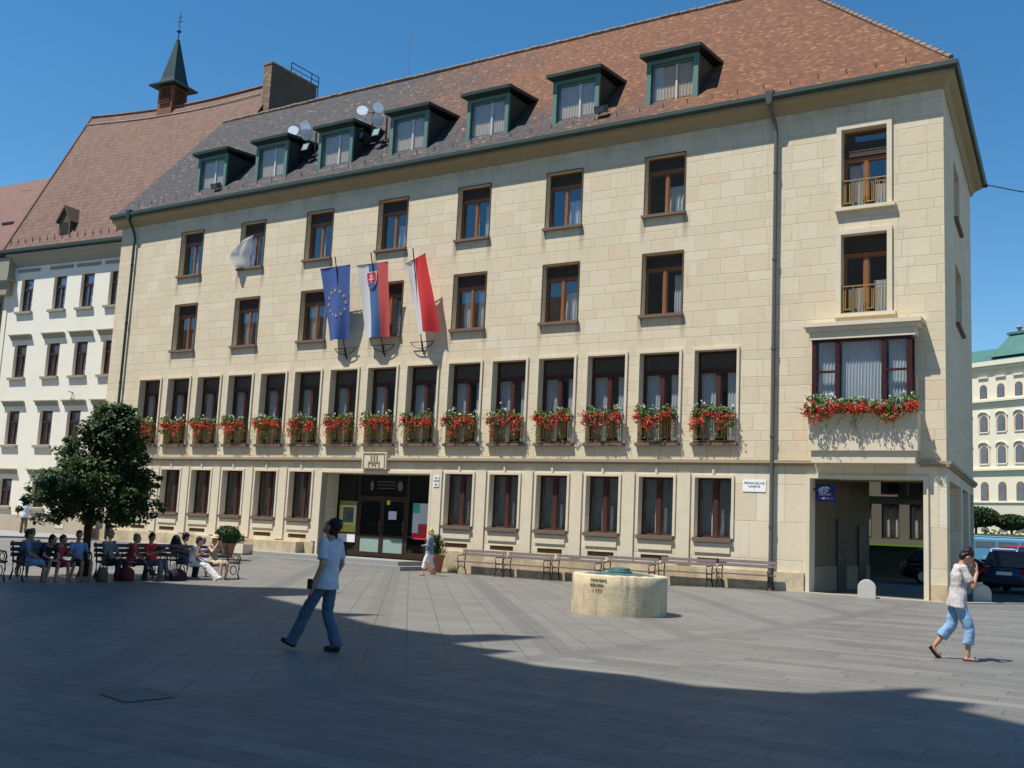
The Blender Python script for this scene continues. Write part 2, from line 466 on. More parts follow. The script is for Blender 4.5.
# side wall
P = lambda s_, z: tuple(Vector((XR,0,0)) + sd*s_ + Vector((0,0,z)))
mb = MB()
holed(mb, P, 0, SL, 2.5, 14.2, [(3.4,5.6,10.75,12.7,.25),(3.7,6.1,7.3,9.3,.25)], .25, -sn)
mb.build('wall', M['stone'], hall)
mb = MB()
holed(mb, P, 0, SL, -2.0, 2.5, [(.9,4.92,-2.0,2.0,.5),(5.65,8.0,-2.0,2.0,.5),(8.86,10.3,-2.0,2.0,.5)], .5, -sn)
mb.build('base_wall', M['stone_low'], hall)
bc = Vector((XR,0,0)) + sd*SL
mb = MB(); mb.quad((bc.x,bc.y,2.5),(XL,13,2.5),(XL,13,14.2),(bc.x,bc.y,14.2)); mb.quad((31.8,12.5,-2),(XL,13,-2),(XL,13,2.5),(31.8,12.5,2.5))
mb.quad((XL,0,-2),(XL,13,-2),(XL,13,14.2),(XL,0,14.2))
mb.prism([(XL,-.2,14.2),(XL,13.2,14.2),(XL-.6,6.6,21.85)], (.3,0,0))
mb.build('rear_wall', M['stone'], hall)
# string course
mb = MB()
for x0, x1 in ((XL, 15.33), (16.6, 33.24), (36.33, XR+.1)):
    mb.box(x0, x1, -.14, .0, 2.40, 2.50); mb.box(x0, x1, -.09, .0, 2.33, 2.398)
for a, b, zz0, zz1 in ((0,SL+.1,2.40,2.50),(0,SL+.05,2.33,2.398)):
    w = .14 if zz0 > 2.35 else .09
    p0 = Vector((XR,0,0))+sd*-.14; 
    mb.prism([p0+Vector((0,0,zz0)), p0+sn*w+Vector((0,0,zz0)), p0+sn*w+sd*(b+.14)+Vector((0,0,zz0)), p0+sd*(b+.14)+Vector((0,0,zz0))], (0,0,zz1-zz0))
mb.build('string_course', simple('weathered_string', (.33,.265,.18), .85, var=.2), hall)
# plinth
mb = MB()
for x0, x1 in ((XL, 13.0), (18.9, 32.98)): mb.box(x0, x1, -.10, 0, -2.0, -.93)
mb.box(36.62, XR+.0, -.05, 0, -2.0, -1.02)
mb.build('plinth', M['plinth'], hall)
mb = MB(); mb.box(7.0, 12.5, -.55, -.10, -1.6, -.95); mb.build('light_well_block', M['plinth'], hall)
# pilasters, window panels and keystones of the ground floor
mb = MB()
for i in GW:
    x = 2*i
    mb.box(x-.60, x+.60, -.045, 0, -.47, -.17)
    mb.box(x-.035, x+.035, -.05, 0, 2.02, 2.32)
for k in list(range(1,6)) + list(range(10,15)):
    x = 2*k+1; mb.box(x-.22, x+.22, -.06, 0, -.88, 2.06)
mb.box(12.78, 13.1, -.04, 0, -.88, 2.06); mb.box(18.78, 19.22, -.06, 0, -.88, 2.06)
mb.box(13.09, 13.19, -.06, .3, -1.4, 2.0); mb.box(18.67, 18.77, -.06, .3, -1.4, 2.0); mb.box(13.192, 18.668, -.06, .3, 1.902, 2.0)
mb.build('pilaster_panels', M['trim'], hall)
# dark joint beside every panel is the shade of the relief; entrance relief plaque
mb = MB(); mb.box(15.35, 16.58, -.16, 0, 2.03, 2.72)
pl = mb.build('plaque', M['trim'], hall)
mb = MB()
cx = 15.96
for a in ((15.42,16.51,2.65,2.68),(15.42,16.51,2.07,2.10),(15.42,15.45,2.10,2.65),(16.48,16.51,2.10,2.65)): mb.box(a[0],a[1],-.185,-.16,a[2],a[3])
for x0, x1, z0, z1 in ((15.68,15.74,2.14,2.3),(16.2,16.26,2.14,2.3),(15.68,16.26,2.3,2.36),(15.8,15.86,2.36,2.6),(15.94,16.0,2.36,2.64),(16.08,16.14,2.36,2.6),(15.86,15.9,2.16,2.22),(15.86,16.08,2.22,2.26),(16.04,16.08,2.14,2.22)):
    mb.box(x0, x1, -.185, -.16, z0, z1)
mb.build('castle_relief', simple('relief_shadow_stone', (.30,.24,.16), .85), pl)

def frame_mb(x0, x1, z0, z1, y, t=.06, d=.07, mull=True, trans=None, mw=.09):
    mb = MB()
    mb.box(x0, x0+t, y, y+d, z0, z1); mb.box(x1-t, x1, y, y+d, z0, z1)
    mb.box(x0+t, x1-t, y, y+d, z0, z0+t); mb.box(x0+t, x1-t, y, y+d, z1-t, z1)
    zt = z1-t
    if trans: mb.box(x0+t, x1-t, y-.025, y+d, trans-.06, trans+.06); zt = trans-.06
    c = (x0+x1)/2
    if mull: mb.box(c-mw/2, c+mw/2, y-.02, y+d, z0+t, zt)
    # sash rails, slightly recessed
    if mull:
        for a, b in ((x0+t, c-mw/2), (c+mw/2, x1-t)):
            s_ = .035
            mb.box(a, a+s_, y+.012, y+d-.012, z0+t, zt); mb.box(b-s_, b, y+.012, y+d-.012, z0+t, zt)
            mb.box(a+s_, b-s_, y+.012, y+d-.012, z0+t, z0+t+s_); mb.box(a+s_, b-s_, y+.012, y+d-.012, zt-s_, zt)
    return mb
def folds(x0, x1, z0, z1, y, amp=.03, k=9, mb=None, swing=0.):
    mb = mb or MB(); n = int(max(6, (x1-x0)*36)); vs = []
    for j in range(5):
        t = j/4
        for i in range(n+1):
            u = i/n
            x = x0 + (x1-x0)*u*(1-swing*t*.5) + .01*math.sin(7*t)
            vs.append((x, y+amp*math.sin(u*k*(x1-x0)*2*PI*1.2+t)*(0.5+.5*t), z1+(z0-z1)*t))
    fs = [(j*(n+1)+i, j*(n+1)+i+1, (j+1)*(n+1)+i+1, (j+1)*(n+1)+i) for j in range(4) for i in range(n)]
    mb.add(vs, fs); return mb
def railing_mb(x0, x1, z0, z1, y):
    mb = MB(); r = .011
    mb.box(x0, x1, y-.02, y+.02, z1-.035, z1); mb.box(x0, x1, y-.015, y+.015, z0, z0+.025)
    mb.box(x0, x0+.025, y-.015, y+.015, z0+.025, z1-.035); mb.box(x1-.025, x1, y-.015, y+.015, z0+.025, z1-.035)
    n = 12; w = (x1-x0)/n
    for i in range(1, n):
        x = x0+w*i
        if i % 3: mb.box(x-r, x+r, y-r, y+r, z0+.14, z1-.12)
        else: mb.box(x-r, x+r, y-r, y+r, z0+.025, z1-.035)
    for k in range(4):   # key pattern
        a = x0+w*(3*k+.45); b = x0+w*(3*k+2.55)
        mb.box(a, b, y-r-.002, y+r+.002, z0+.11, z0+.14) if k % 2 == 0 else mb.box(a, b, y-r-.002, y+r+.002, z1-.15, z1-.12)
        mb.box(a, a+.022, y-r-.002, y+r+.002, z0+.14, z1-.15); mb.box(b-.022, b, y-r-.002, y+r+.002, z0+.14, z1-.15)
    return mb
def put(o, dx, dz=0):
    c = copy_tree(o, o.parent); c.location = o.location + Vector((dx, 0, dz)); return c

# tall first floor windows (prototype at i=1)
def tall_proto():
    x = 2.
    w = frame_mb(x-WT, x+WT, 3.06, 6.11, .30, .07, .07, True, 5.50, .13).build('window', M['redframe'], hall)
    mb = MB(); mb.box(x-WT+.07, x+WT-.07, .335, .341, 3.13, 6.04); mb.build('pane', M['glass'], w)
    mb = folds(x-WT+.05, x-.10, 3.1, 5.42, .52, .03, 8); folds(x+.22, x+WT-.03, 3.1, 5.42, .52, .03, 8, mb); mb.build('curtain', M['curtain'], w)
    mb = MB(); mb.box(x-.79, x+.79, -.15, .29, 2.95, 3.058); mb.build('sill', M['sill'], w)
    mb = MB(); t = .085
    mb.box(x-WT-t, x-WT, -.06, 0, 3.06, 6.11+t); mb.box(x+WT, x+WT+t, -.06, 0, 3.06, 6.11+t); mb.box(x-WT, x+WT, -.06, 0, 6.11, 6.11+t)
    mb.build('surround', M['trim'], w)
    mb = MB(); mb.box(x-WT+.07, x+WT-.07, .40, .41, 5.50, 6.04); mb.build('shutter_box', M['shutter'], w)
    railing_mb(x-WT+.01, x+WT-.01, 3.10, 4.02, -.03).build('railing', M['brass'], w)
    return w
tp = tall_proto()
for i in range(2, 16): put(tp, 2*(i-1))
# ground floor windows
def ground_proto():
    x = 2.
    w = frame_mb(x-WG, x+WG, 0, 1.92, .26, .03, .07, True, None, .15).build('window', M['redframe'], hall)
    mb = MB(); mb.box(x-WG+.05, x+WG-.05, .295, .301, .05, 1.87); mb.build('pane', M['glass'], w)
    mb = MB(); mb.box(x-WG-.04, x+WG+.04, -.12, .25, -.12, -.002); mb.build('sill', M['sill'], w)
    mb = MB(); t = .085
    mb.box(x-WG-t, x-WG, -.05, 0, 0, 1.92+t); mb.box(x+WG, x+WG+t, -.05, 0, 0, 1.92+t); mb.box(x-WG, x+WG, -.05, 0, 1.92, 1.92+t)
    mb.build('surround', M['trim'], w)
    mb = MB()
    for a in (x-.16, x+.16, x+.47): mb.box(a-.055, a+.055, .45, .46, .05, .92)
    mb.build('blind', M['white'], w)
    mb = folds(x-WG, x+WG, .05, 1.9, .62, .025, 8); mb.build('curtain', M['curtain_grey'], w)
    mb = MB(); mb.box(x-.5, x+.5, .12, .13, -.80, -.64)
    for k in range(13): mb.box(x-.48+k*.08-.008, x-.48+k*.08+.008, .03, .046, -.80, -.64)
    mb.build('cellar_grille', simple('rusty_grille', (.16,.09,.04), .8) if 'rg' not in M else M['rg'], w)
    return w
gp = ground_proto()
for i in GW[1:]: put(gp, 2*(i-1))
# upper windows
def upper_proto(z0, z1, variant):
    x = 4.
    w = frame_mb(x-WU, x+WU, z0, z1, .24, .06, .06, True, z1-.52, .10).build('window', M['woodframe'], hall)
    mb = MB(); mb.box(x-WU+.06, x+WU-.06, .27, .276, z0+.06, z1-.46); mb.build('pane', M['glass'], w)
    mb = MB(); mb.box(x-WU-.08, x+WU+.08, -.13, .23, z0-.10, z0-.002); mb.build('sill', M['sill'], w)
    mb = MB(); t = .035
    mb.box(x-WU-t, x-WU, -.03, .0, z0, z1+t); mb.box(x+WU, x+WU+t, -.03, 0, z0, z1+t); mb.box(x-WU, x+WU, -.03, 0, z1, z1+t)
    mb.build('surround', M['bronze'], w)
    mb = MB()
    for k in range(6): mb.box(x-WU+.06, x+WU-.06, .20+.012*(k%2), .25, z1-.46+.066*k, z1-.46+.066*(k+1)-.008)
    mb.build('shutter_box', M['shutter'], w)
    mb = MB()
    if variant == 0: folds(x-.18, x-.03, z0+.05, z1-.9, .5, .03, 10, mb); folds(x+.25, x+.60, z0+.05, z1-.7, .5, .03, 10, mb)
    elif variant == 1: folds(x-.55, x-.1, z0+.05, z1-.62, .5, .03, 10, mb); folds(x+.12, x+.62, z0+.05, z1-.62, .5, .03, 10, mb)
    else: folds(x-.02, x+.5, z0+.05, z1-1.0, .5, .04, 6, mb)
    mb.build('curtain', M['curtain'], w)
    return w
for z0, z1, seq in ((10.97, 13.06, {4:0,8:1,12:0,16:2,20:0,24:2,28:2}), (7.43, 9.58, {4:2,8:1,12:1,16:1,20:1,24:2,28:0})):
    protos = {}
    for x, v in seq.items():
        if v not in protos:
            w = upper_proto(z0, z1, v); protos[v] = w; w.location.x += x-4
        else:
            c = copy_tree(protos[v], hall); c.location.x = x-4
# plain dark rooms behind the glass
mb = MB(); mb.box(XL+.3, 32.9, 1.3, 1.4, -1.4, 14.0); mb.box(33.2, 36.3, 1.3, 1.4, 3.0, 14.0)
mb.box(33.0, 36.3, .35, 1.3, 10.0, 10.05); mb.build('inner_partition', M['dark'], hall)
# french windows with small balcony rails in the corner bay
def french(z0, z1, tz, top):
    w = frame_mb(34.04, 35.42, z0, z1, .28, .06, .07, True, tz, .13).build('french_window', M['woodframe'], hall)
    mb = MB(); mb.box(34.1, 35.36, .31, .316, z0+.06, z1-.06); mb.build('pane', M['glass'], w)
    mb = MB(); mb.box(33.85, 35.68, -.16, .27, z0-.11, z0-.002); mb.build('sill', M['trim'], w)
    mb = MB(); t = .15
    mb.box(34.04-t, 34.04, -.07, 0, z0, z1+t); mb.box(35.42, 35.42+t, -.07, 0, z0, z1+t); mb.box(34.04, 35.42, -.07, 0, z1, z1+t); mb.build('surround', M['trim'], w)
    mb = MB()
    for k in range(6): mb.box(34.1, 35.36, .20+.012*(k%2), .26, tz+.08+.08*k, tz+.08+.08*(k+1)-.01)
    mb.build('shutter_box', M['shutter'], w)
    mb = folds(34.15, 34.65, z0+.05, tz-.1 if top else tz-1, .5); folds(34.9, 35.35, z0+.05, tz-.8, .5, mb=mb); mb.build('curtain', M['curtain'], w)
    railing_mb(34.05, 35.41, z0+.03, z0+.90, .03).build('railing', M['brass'], w)
french(10.38, 12.92, 12.0, True); french(7.0, 9.52, 8.92, False)
# side windows
for s0, s1, z0, z1 in ((3.4,5.6,10.75,12.7),(3.7,6.1,7.3,9.3)):
    T = Matrix.Translation((XR,0,0)) @ Matrix(((sd.x, -sn.x, 0, 0), (sd.y, -sn.y, 0, 0), (0,0,1,0), (0,0,0,1)))
    mb = frame_mb(s0, s1, z0, z1, .20, .06, .06, True, z1-.4, .10); m2 = MB(); m2.T = T; m2.add(mb.v, mb.f); w = m2.build('window', M['woodframe'], hall)
    m2 = MB(); m2.T = T; m2.box(s0+.06, s1-.06, .23, .236, z0+.06, z1-.06); m2.build('pane', M['glass'], w)
    m2 = MB(); m2.T = T; m2.box(s0-.08, s1+.08, -.12, .19, z0-.1, z0-.002); m2.build('sill', M['sill'], w)
    m2 = MB(); m2.T = T; m2.box(s0-.3, s1+.3, .9, .95, z0-.3, z1+.3); m2.build('inner_partition', M['dark'], w)
# bay window
bay = MB()
b0 = bay
bay.box(33.20, 36.37, -.52, -.0, 2.76, 3.86); bay.box(33.15, 36.42, -.56, -.0, 3.86, 3.93)
bay.box(33.28, 36.28, -.44, -.0, 2.40, 2.757)
bayo = bay.build('bay_parapet', M['trim'], hall)
mb = MB()
mb.box(33.04, 36.50, -.64, .0, 6.54, 6.66); mb.box(33.12, 36.42, -.58, .0, 6.40, 6.537); mb.box(33.22, 36.32, -.50, 0, 6.16, 6.397)
mb.build('bay_canopy', M['trim'], hall)
mb = MB()
f0, f1 = -.44, -.36
for x0, x1 in ((33.28,33.40),(33.98,34.10),(35.34,35.47),(36.05,36.20)): mb.box(x0, x1, f0, f1, 3.93, 6.16)
for x0, x1 in ((33.40,33.98),(34.10,35.34),(35.47,36.05)): mb.box(x0, x1, f0, f1, 6.08, 6.16); mb.box(x0, x1, f0, f1, 3.93, 4.0)
mb.box(33.40,33.98,f0+.01,f1,5.13,5.2); mb.box(35.47,36.05,f0+.01,f1,5.13,5.2)
mb.box(36.12,36.20,-.08,0,3.93,6.16); mb.box(36.12,36.20,f1,-.08,6.08,6.16); mb.box(36.12,36.20,f1,-.08,3.93,4.0)
mb.box(33.28,33.36,-.08,0,3.93,6.16); mb.box(33.28,33.36,f1,-.08,6.08,6.16)
bw = mb.build('bay_window', M['bayframe'], hall)
mb = MB(); mb.box(33.40,36.05,-.40,-.394,4.0,6.08); mb.box(36.155,36.161,f1,-.08,4.0,6.08); mb.box(33.32,33.326,f1,-.08,4.0,6.08); mb.build('pane', M['glass'], bw)
mb = folds(33.42, 33.98, 4.0, 6.1, -.2, .03, 8, swing=.0); folds(34.12, 35.32, 4.0, 6.1, -.2, .035, 9, mb); folds(35.5, 36.02, 4.0, 6.1, -.2, .03, 9, mb); mb.build('curtain', M['curtain'], bw)

# cornice, gutter
mb = MB()
prof = [(0,13.75),(-.06,13.78),(-.10,13.86),(-.18,13.95),(-.36,14.02),(-.42,14.05),(-.42,14.22),(0,14.22)]
def sweep(prof, mb):
    A = lambda o, z: (XL-.0, o, z)
    k = math.tan(R((90-4.9)/2+4.9-45)) if False else 1.0
    rows = []
    for o, z in prof:
        d = -o
        cpt = Vector((XR,0,0)) + Vector((d*(1-math.sin(R(4.9)))/math.cos(R(4.9)), -d, 0))
        e = Vector((XR,0,0)) + sd*(SL+.4) + sn*d
        rows.append([(XL-.35, -d, z), (cpt.x, cpt.y, z), (e.x, e.y, z)])
    n = len(rows)
    vs = [p for r_ in rows for p in r_]
    fs = []
    for i in range(n):
        j = (i+1) % n
        for c in range(2): fs.append((i*3+c, i*3+c+1, j*3+c+1, j*3+c))
    fs.append(tuple(i*3 for i in range(n))); fs.append(tuple(i*3+2 for i in range(n))[::-1])
    mb.add(vs, fs)
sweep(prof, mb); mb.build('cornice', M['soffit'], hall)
mb = MB(); sweep([(-.40,14.225),(-.46,14.17),(-.54,14.18),(-.58,14.24),(-.58,14.37),(-.55,14.37),(-.52,14.27),(-.40,14.27)], mb)
mb.build('gutter', M['gutter'], hall)
# roof
mz = 1.06; ez = 14.30
crn = Vector((XR,0,0)) + Vector((.55*(1-math.sin(R(4.9)))/math.cos(R(4.9)), -.55, 0))
ecn = Vector((XR,0,0)) + sd*(SL+.45) + sn*.55
A = (XL-.08, -.55, ez); B = (crn.x, crn.y, ez); Rr = (30.35, 6.6, ez+mz*7.15); Rl = (-2.2, 6.6, ez+mz*7.15); Cn = (ecn.x, ecn.y+.6, ez); D = (XL-.1, 13.7, ez)
mb = MB()
# front slope finely split so the sag of an old roof can be modelled
def slope(p00, p10, p01, p11, nu, nv, amp):
    vs = []; rnd = random.Random(3)
    ph = [rnd.random()*6 for _ in range(6)]
    for j in range(nv+1):
        for i in range(nu+1):
            u, v = i/nu, j/nv
            a = Vector(p00).lerp(Vector(p10), u); b = Vector(p01).lerp(Vector(p11), u); p = a.lerp(b, v)
            e_ = amp*(math.sin(u*9+ph[0])+math.sin(u*23+v*4+ph[1])*.6+math.sin(v*7+u*5+ph[2])*.5)*S(v*4)*(1 if v < 1 else .6)
            vs.append(p+Vector((0,0,e_)))
    mb.add(vs, [(j*(nu+1)+i, j*(nu+1)+i+1, (j+1)*(nu+1)+i+1, (j+1)*(nu+1)+i) for j in range(nv) for i in range(nu)])
slope(A, B, Rl, Rr, 60, 10, .025)
mb.quad(B, Cn, Rr); mb.quad(Cn, D, Rl, Rr); mb.quad(A, Rl, D)
roof = mb.build('roof', M['roof'], hall)
M['ridge'] = simple('ridge_mortar', (.33,.29,.25), .9, var=.45, scale=2.)
mb = MB(); 
for k in range(80):
    t0, t1 = k/80, (k+1)/80
    a = Vector(Rl).lerp(Vector(Rr), t0); b = Vector(Rl).lerp(Vector(Rr), t1-.001)
    zz = Vector((0,0,.03+random.uniform(-.015,.02))); mb.tube([a+zz, b+zz], .11, 8)
n = 34
for k in range(n):
    a = Vector(B).lerp(Vector(Rr), k/n); b = Vector(B).lerp(Vector(Rr), (k+1)/n)
    if k: mb.tube([a+Vector((0,0,.03)), b+Vector((0,0,.01))], [.085, .07], 8)
mb.build('ridge_tiles', simple('ridge_tile', (.20,.15,.12), .9, var=.55, scale=1.6), roof)
mb = MB()
for x in [i*.9 for i in range(0, 41)]:
    z = ez+mz*(.55-.1); mb.box(x-.012, x+.012, -.12, -.10, z, z+.15)
    z = ez+mz*(.55+1.6)
mb.build('snow_hooks', M['iron'], roof)
# dormers
def dormer_proto():
    x0, x1, y0, zb, zt = 0., 1.92, .2, 15.02, 16.72
    def roofy(z): return -.57 + (z-14.35)/mz
    d = bpy.data.objects.new('dormer', None); COL.objects.link(d); d.parent = hall; d.location = (-hall.location.x, 0, -hall.location.z)
    for xa, xb in ((x0, x0+.14), (x1-.14, x1)):
        mb = MB(); mb.prism([(xa,y0+.02,zb-.1),(xa,roofy(zt)+.1,zt),(xa,y0+.02,zt)], (xb-xa,0,0)); mb.build('cheek', M['darkgreen'], d)
    mb = MB(); t = .15
    mb.box(x0-.02, x0+t, y0-.05, y0+.05, zb-.12, zt); mb.box(x1-t, x1+.02, y0-.05, y0+.05, zb-.12, zt)
    mb.box(x0+t, x1-t, y0-.05, y0+.05, zt-.14, zt); mb.box(x0+t, x1-t, y0-.05, y0+.05, zb-.12, zb-.03)
    mb.box(x0+t+.02, x0+t+.07, y0+.05, y0+.10, zb-.03, zt-.14); mb.box(x1-t-.07, x1-t-.02, y0+.05, y0+.10, zb-.03, zt-.14)
    mb.box(x0+t+.07, x1-t-.07, y0+.05, y0+.10, zt-.22, zt-.14)
    mb.build('dormer_frame', M['green'], d)
    mb = MB(); mb.box(x0+t+.07, x1-t-.07, y0+.08, y0+.084, zb-.03, zt-.22); mb.build('pane', M['dormerglass'], d)
    c = (x0+x1)/2+.12
    mb = MB(); mb.box(c-.04, c+.04, y0+.09, y0+.12, zb, zt-.2); mb.build('mullion', M['white'], d)
    mb = folds(x0+t, x1-t, zb-.05, zt-.2, y0+.16, .02, 7); mb.build('curtain', M['blindpale'], d)
    mb = MB(); o = .20
    mb.prism([(x0-o,y0-.28,zt+.08),(x1+o,y0-.28,zt+.08),(x1+.02,y0-.04,zt-.02),(x0-.02,y0-.04,zt-.02)], (0,.04,.03))
    yb = roofy(zt+.35)+.15
    mb.prism([(x0-o,y0-.30,zt+.09),(x0-o,y0-.30,zt+.22),(x0-o,yb,zt+.40),(x0-o,yb,zt+.26)], (x1-x0+2*o,0,0))
    dr = mb.build('dormer_roof', M['darkgreen'], d)
    mb = MB(); mb.box(x0-.25, x1+.15, y0-.2, y0-.05, zb-.19, zb-.13); mb.build('flashing', M['kerb'], d)
    return d
M['dormerglass'] = glass('dormer_glass', (.95,.93,.90), .0, k=.35)
dp = dormer_proto()
for k, x in enumerate((3.76, 7.63, 11.45, 15.44, 19.33, 23.26, 27.12)):
    c = dp if k == 0 else copy_tree(dp, hall)
    c.location.x = x-hall.location.x
# chimney behind the ridge
mb = MB(); mb.box(-.86, -.24, 8.0, 11.7, 19.8, 25.6); mb.box(-.90, -.20, 7.96, 11.74, 25.6, 25.72)
def brickmat(name, cols, w=.25, h=.075):
    m = Mat(name, .9); px, py, pz = m.pos(); u = px + py; row = (pz/h).floor(); vf = (pz/h).fract(); cu = u/w + row*.5
    wn = m.white(cu.floor(), row); col = m.ramp(wn, [(0, cols[0]), (.6, cols[1]), (1, cols[2])]); cf = cu.fract()
    d = ((cf.min((cf-1.).abs()))*w).min((vf.min((vf-1.).abs()))*h); col = m.mix(d.smooth(.002,.012), (.30,.26,.2), col)
    col = m.mix(m.noise(1.5, 4).smooth(.4,.7)*.5, col, (.16,.12,.09)); m.col(col); m.bump(d.smooth(.0,.012), .5, .02); return m.m
M['brick'] = brickmat('chimney_brick', ((.13,.07,.04),(.20,.115,.065),(.30,.22,.14)))
ch = mb.build('chimney', M['brick'], hall)
mb = MB(); mb.box(-.24, -.225, 8.04, 11.66, 19.8, 25.55); mb.build('shaded_face', brickmat('shaded_brick', ((.035,.022,.016),(.05,.032,.022),(.075,.05,.035))), ch)  # darker brick sheet: shade of the side turned from the sun, put into its colour
mb = MB()
for y in (9.6, 11.3): mb.box(-.35, -.31, y-.02, y+.02, 25.72, 26.35)
mb.box(-.35,-.31,9.6,11.9,26.33,26.37); mb.box(-.35,-.31,11.88,11.92,25.1,26.37); mb.box(-.35,-.31,9.6,11.9,26.02,26.05)
mb.build('guard_rail', M['iron'], ch)
mb = MB()
for y in (10.0, 10.5): mb.lathe([(.12,0),(.14,.1),(.12,.22)], (-.55,y,25.72), 10)
mb.build('chimney_pot', M['kerb'], ch)
# down pipes
def pipe(x, mat, zb):
    mb = MB(); mb.tube([(x-.12,-.46,14.05),(x-.10,-.40,13.9),(x-.02,-.18,13.45),(x,-.13,13.2),(x,-.13,zb)], .065, 10)
    for z in (11.8, 8.9, 6.0, 3.2, .4): 
        mb.lathe([(.085,0),(.085,.07)], (x,-.13,z), 10)
    p = mb.build('downpipe', mat, hall, smooth=False)
    mb = MB(); mb.prism([(x-.25,-.62,14.42),(x+.03,-.62,14.42),(x+.03,-.32,14.42),(x-.25,-.32,14.42)], (0,0,.06))
    mb.add([(x-.25,-.62,14.42),(x+.03,-.62,14.42),(x+.03,-.32,14.42),(x-.25,-.32,14.42),(x-.2,-.56,14.02),(x-.04,-.56,14.02),(x-.04,-.38,14.02),(x-.2,-.38,14.02)], [(0,1,5,4),(1,2,6,5),(2,3,7,6),(3,0,4,7),(4,5,6,7)])
    mb.build('hopper', mat, p)
pipe(31.96, M['pipe'], -1.55)
pipe(-.05, M['gutter'], -1.4)
# entrance recess
M['porch'] = simple('porch_stone', (.42,.36,.25), .85, var=.15, scale=2)
mb = MB()
mb.quad((13.0,1.0,1.9),(13.0,1.0,3.0),(18.9,1.0,3.0),(18.9,1.0,1.9))
mb.box(13.2, 18.67, .0, 1.0, 1.904, 1.95)
mb.build('porch_ceiling', M['porch'], hall)
ent = MB(); y = 1.0
def fr(x0,x1,z0,z1,d=.08): ent.box(x0,x1,y,y+d,z0,z1)
for x in (14.34, 16.86): fr(x-.06,x+.06,-1.385,1.9)
fr(13.19,14.28,-1.385,-1.15); fr(16.92,18.67,-1.385,-1.15); fr(13.19,14.28,-.55,-.48); fr(16.92,18.67,-.55,-.48)
fr(14.40,16.80,.93,1.03)
entr = ent.build('entrance_frame', simple('brown_metal', (.055,.034,.024), .45, .2), hall)
mb = MB(); mb.box(13.19,14.28,y+.03,y+.035,-1.15,1.9); mb.box(16.92,18.67,y+.03,y+.035,-1.15,1.9); mb.box(14.40,16.80,y+.03,y+.035,1.03,1.9)
mb.build('pane', M['darkglass'], entr)
mb = MB(); mb.box(13.19,14.28,y+.045,y+.05,-1.15,-.55); mb.box(16.92,18.67,y+.045,y+.05,-1.15,-.55)
mb.build('frosted_panel', simple('frosted_panel', (.33,.40,.40), .4), entr)
mb = MB(); mb.box(13.2,14.27,y+.12,y+.125,.85,1.9); mb.build('vestibule_panel', simple('grey_green_panel', (.20,.21,.19), .7), entr)
doors = []
for x0, x1 in ((14.40,15.60),(15.60,16.80)):
    mb = MB(); t = .10
    mb.box(x0,x0+t,y-.01,y+.06,-1.385,.93); mb.box(x1-t,x1-.004,y-.01,y+.06,-1.385,.93); mb.box(x0+t,x1-t,y-.01,y+.06,-1.385,-1.2); mb.box(x0+t,x1-t,y-.01,y+.06,.83,.93); mb.box(x0+t,x1-t,y-.01,y+.06,-.62,-.52)
    d = mb.build('door', M.setdefault('doorframe', simple('door_metal', (.05,.030,.022), .45, .2)), hall)
    mb = MB(); mb.box(x0+t,x1-t,y+.02,y+.025,-.52,.83); mb.build('pane', M['darkglass'], d)
    mb = MB(); mb.box(x0+t,x1-t,y+.02,y+.03,-1.2,-.62); mb.build('kick_panel', simple('green_frost', (.27,.38,.33), .4), d)
    mb = MB(); hx = x1-.07 if x0 < 15 else x1-.07; mb.tube([(hx,y-.03,-.35),(hx,y-.08,-.33),(hx,y-.08,.0),(hx,y-.03,.02)], .015, 6); mb.build('handle', M['brass'], d)
mb = MB()   # faint lettered transom: two pale crests with ruled lines between
mb.ell((15.0,.99,1.45),(.10,.012,.2),8,6); mb.ell((16.45,.99,1.45),(.14,.012,.2),8,6)
for z in (1.6,1.47,1.34): mb.box(15.25,16.2,.995,1.0,z,z+.025)
mb.build('transom_sign', simple('faded_lettering', (.16,.16,.15), .6), entr)

def sheet(name, label, cat, x0, x1, z0, z1, y, mat, extra=(), group=None, d=.012):
    mb = MB(); mb.box(x0, x1, y, y+d, z0, z1)
    o = mb.build(name, mat); tag(o, label, cat, group)
    for nm, mt, rects in extra:
        m2 = MB()
        for r in rects: m2.box(r[0], r[1], y-.004-(r[4] if len(r) > 4 else 0), y-.0005, r[2], r[3])
        m2.build(nm, mt, o)
    return o
c_ = lambda n, c, **k: simple(n, c, .6, var=.06, **k)
po = sheet('poster', 'yellow green poster with a dark picture left of the entrance doors', 'poster', 13.36, 14.27, -.46, .80, .97, c_('poster_yellow', (.62,.56,.10)),
  [('poster_border', c_('poster_white', (.7,.72,.66)), [(13.50,14.22,-.15,.62)]), ('poster_picture', simple('poster_art', (.12,.16,.05), .6, var=.9, scale=5), [(13.56,14.14,-.08,.55,.003)]),
   ('poster_detail', c_('poster_blue', (.04,.10,.22)), [(13.78,14.1,.12,.30,.006)]), ('poster_green', c_('poster_green', (.22,.25,.06)), [(13.37,14.26,.63,.79,.002)])])
sheet('notice', 'white paper strip low on the glass under the yellow poster', 'notice', 13.36, 14.27, -.86, -.53, .97, c_('paper', (.75,.76,.76)))
po = sheet('poster', 'red, white and teal poster right of the entrance doors', 'poster', 17.17, 18.2, -.60, .80, .97, c_('poster_pale', (.66,.68,.70)),
  [('poster_red', c_('poster_red', (.60,.03,.05)), [(17.172,18.198,-.598,-.36),(17.47,18.19,-.355,.0,.002),(17.98,18.19,.3,.79)]), ('poster_teal', c_('poster_teal', (.08,.42,.38)), [(17.18,17.5,.42,.79)])])
sheet('notice', 'small white notice taped on the right glass door', 'notice', 15.95, 16.35, .12, .45, .97, c_('paper', (.7,.72,.76)))
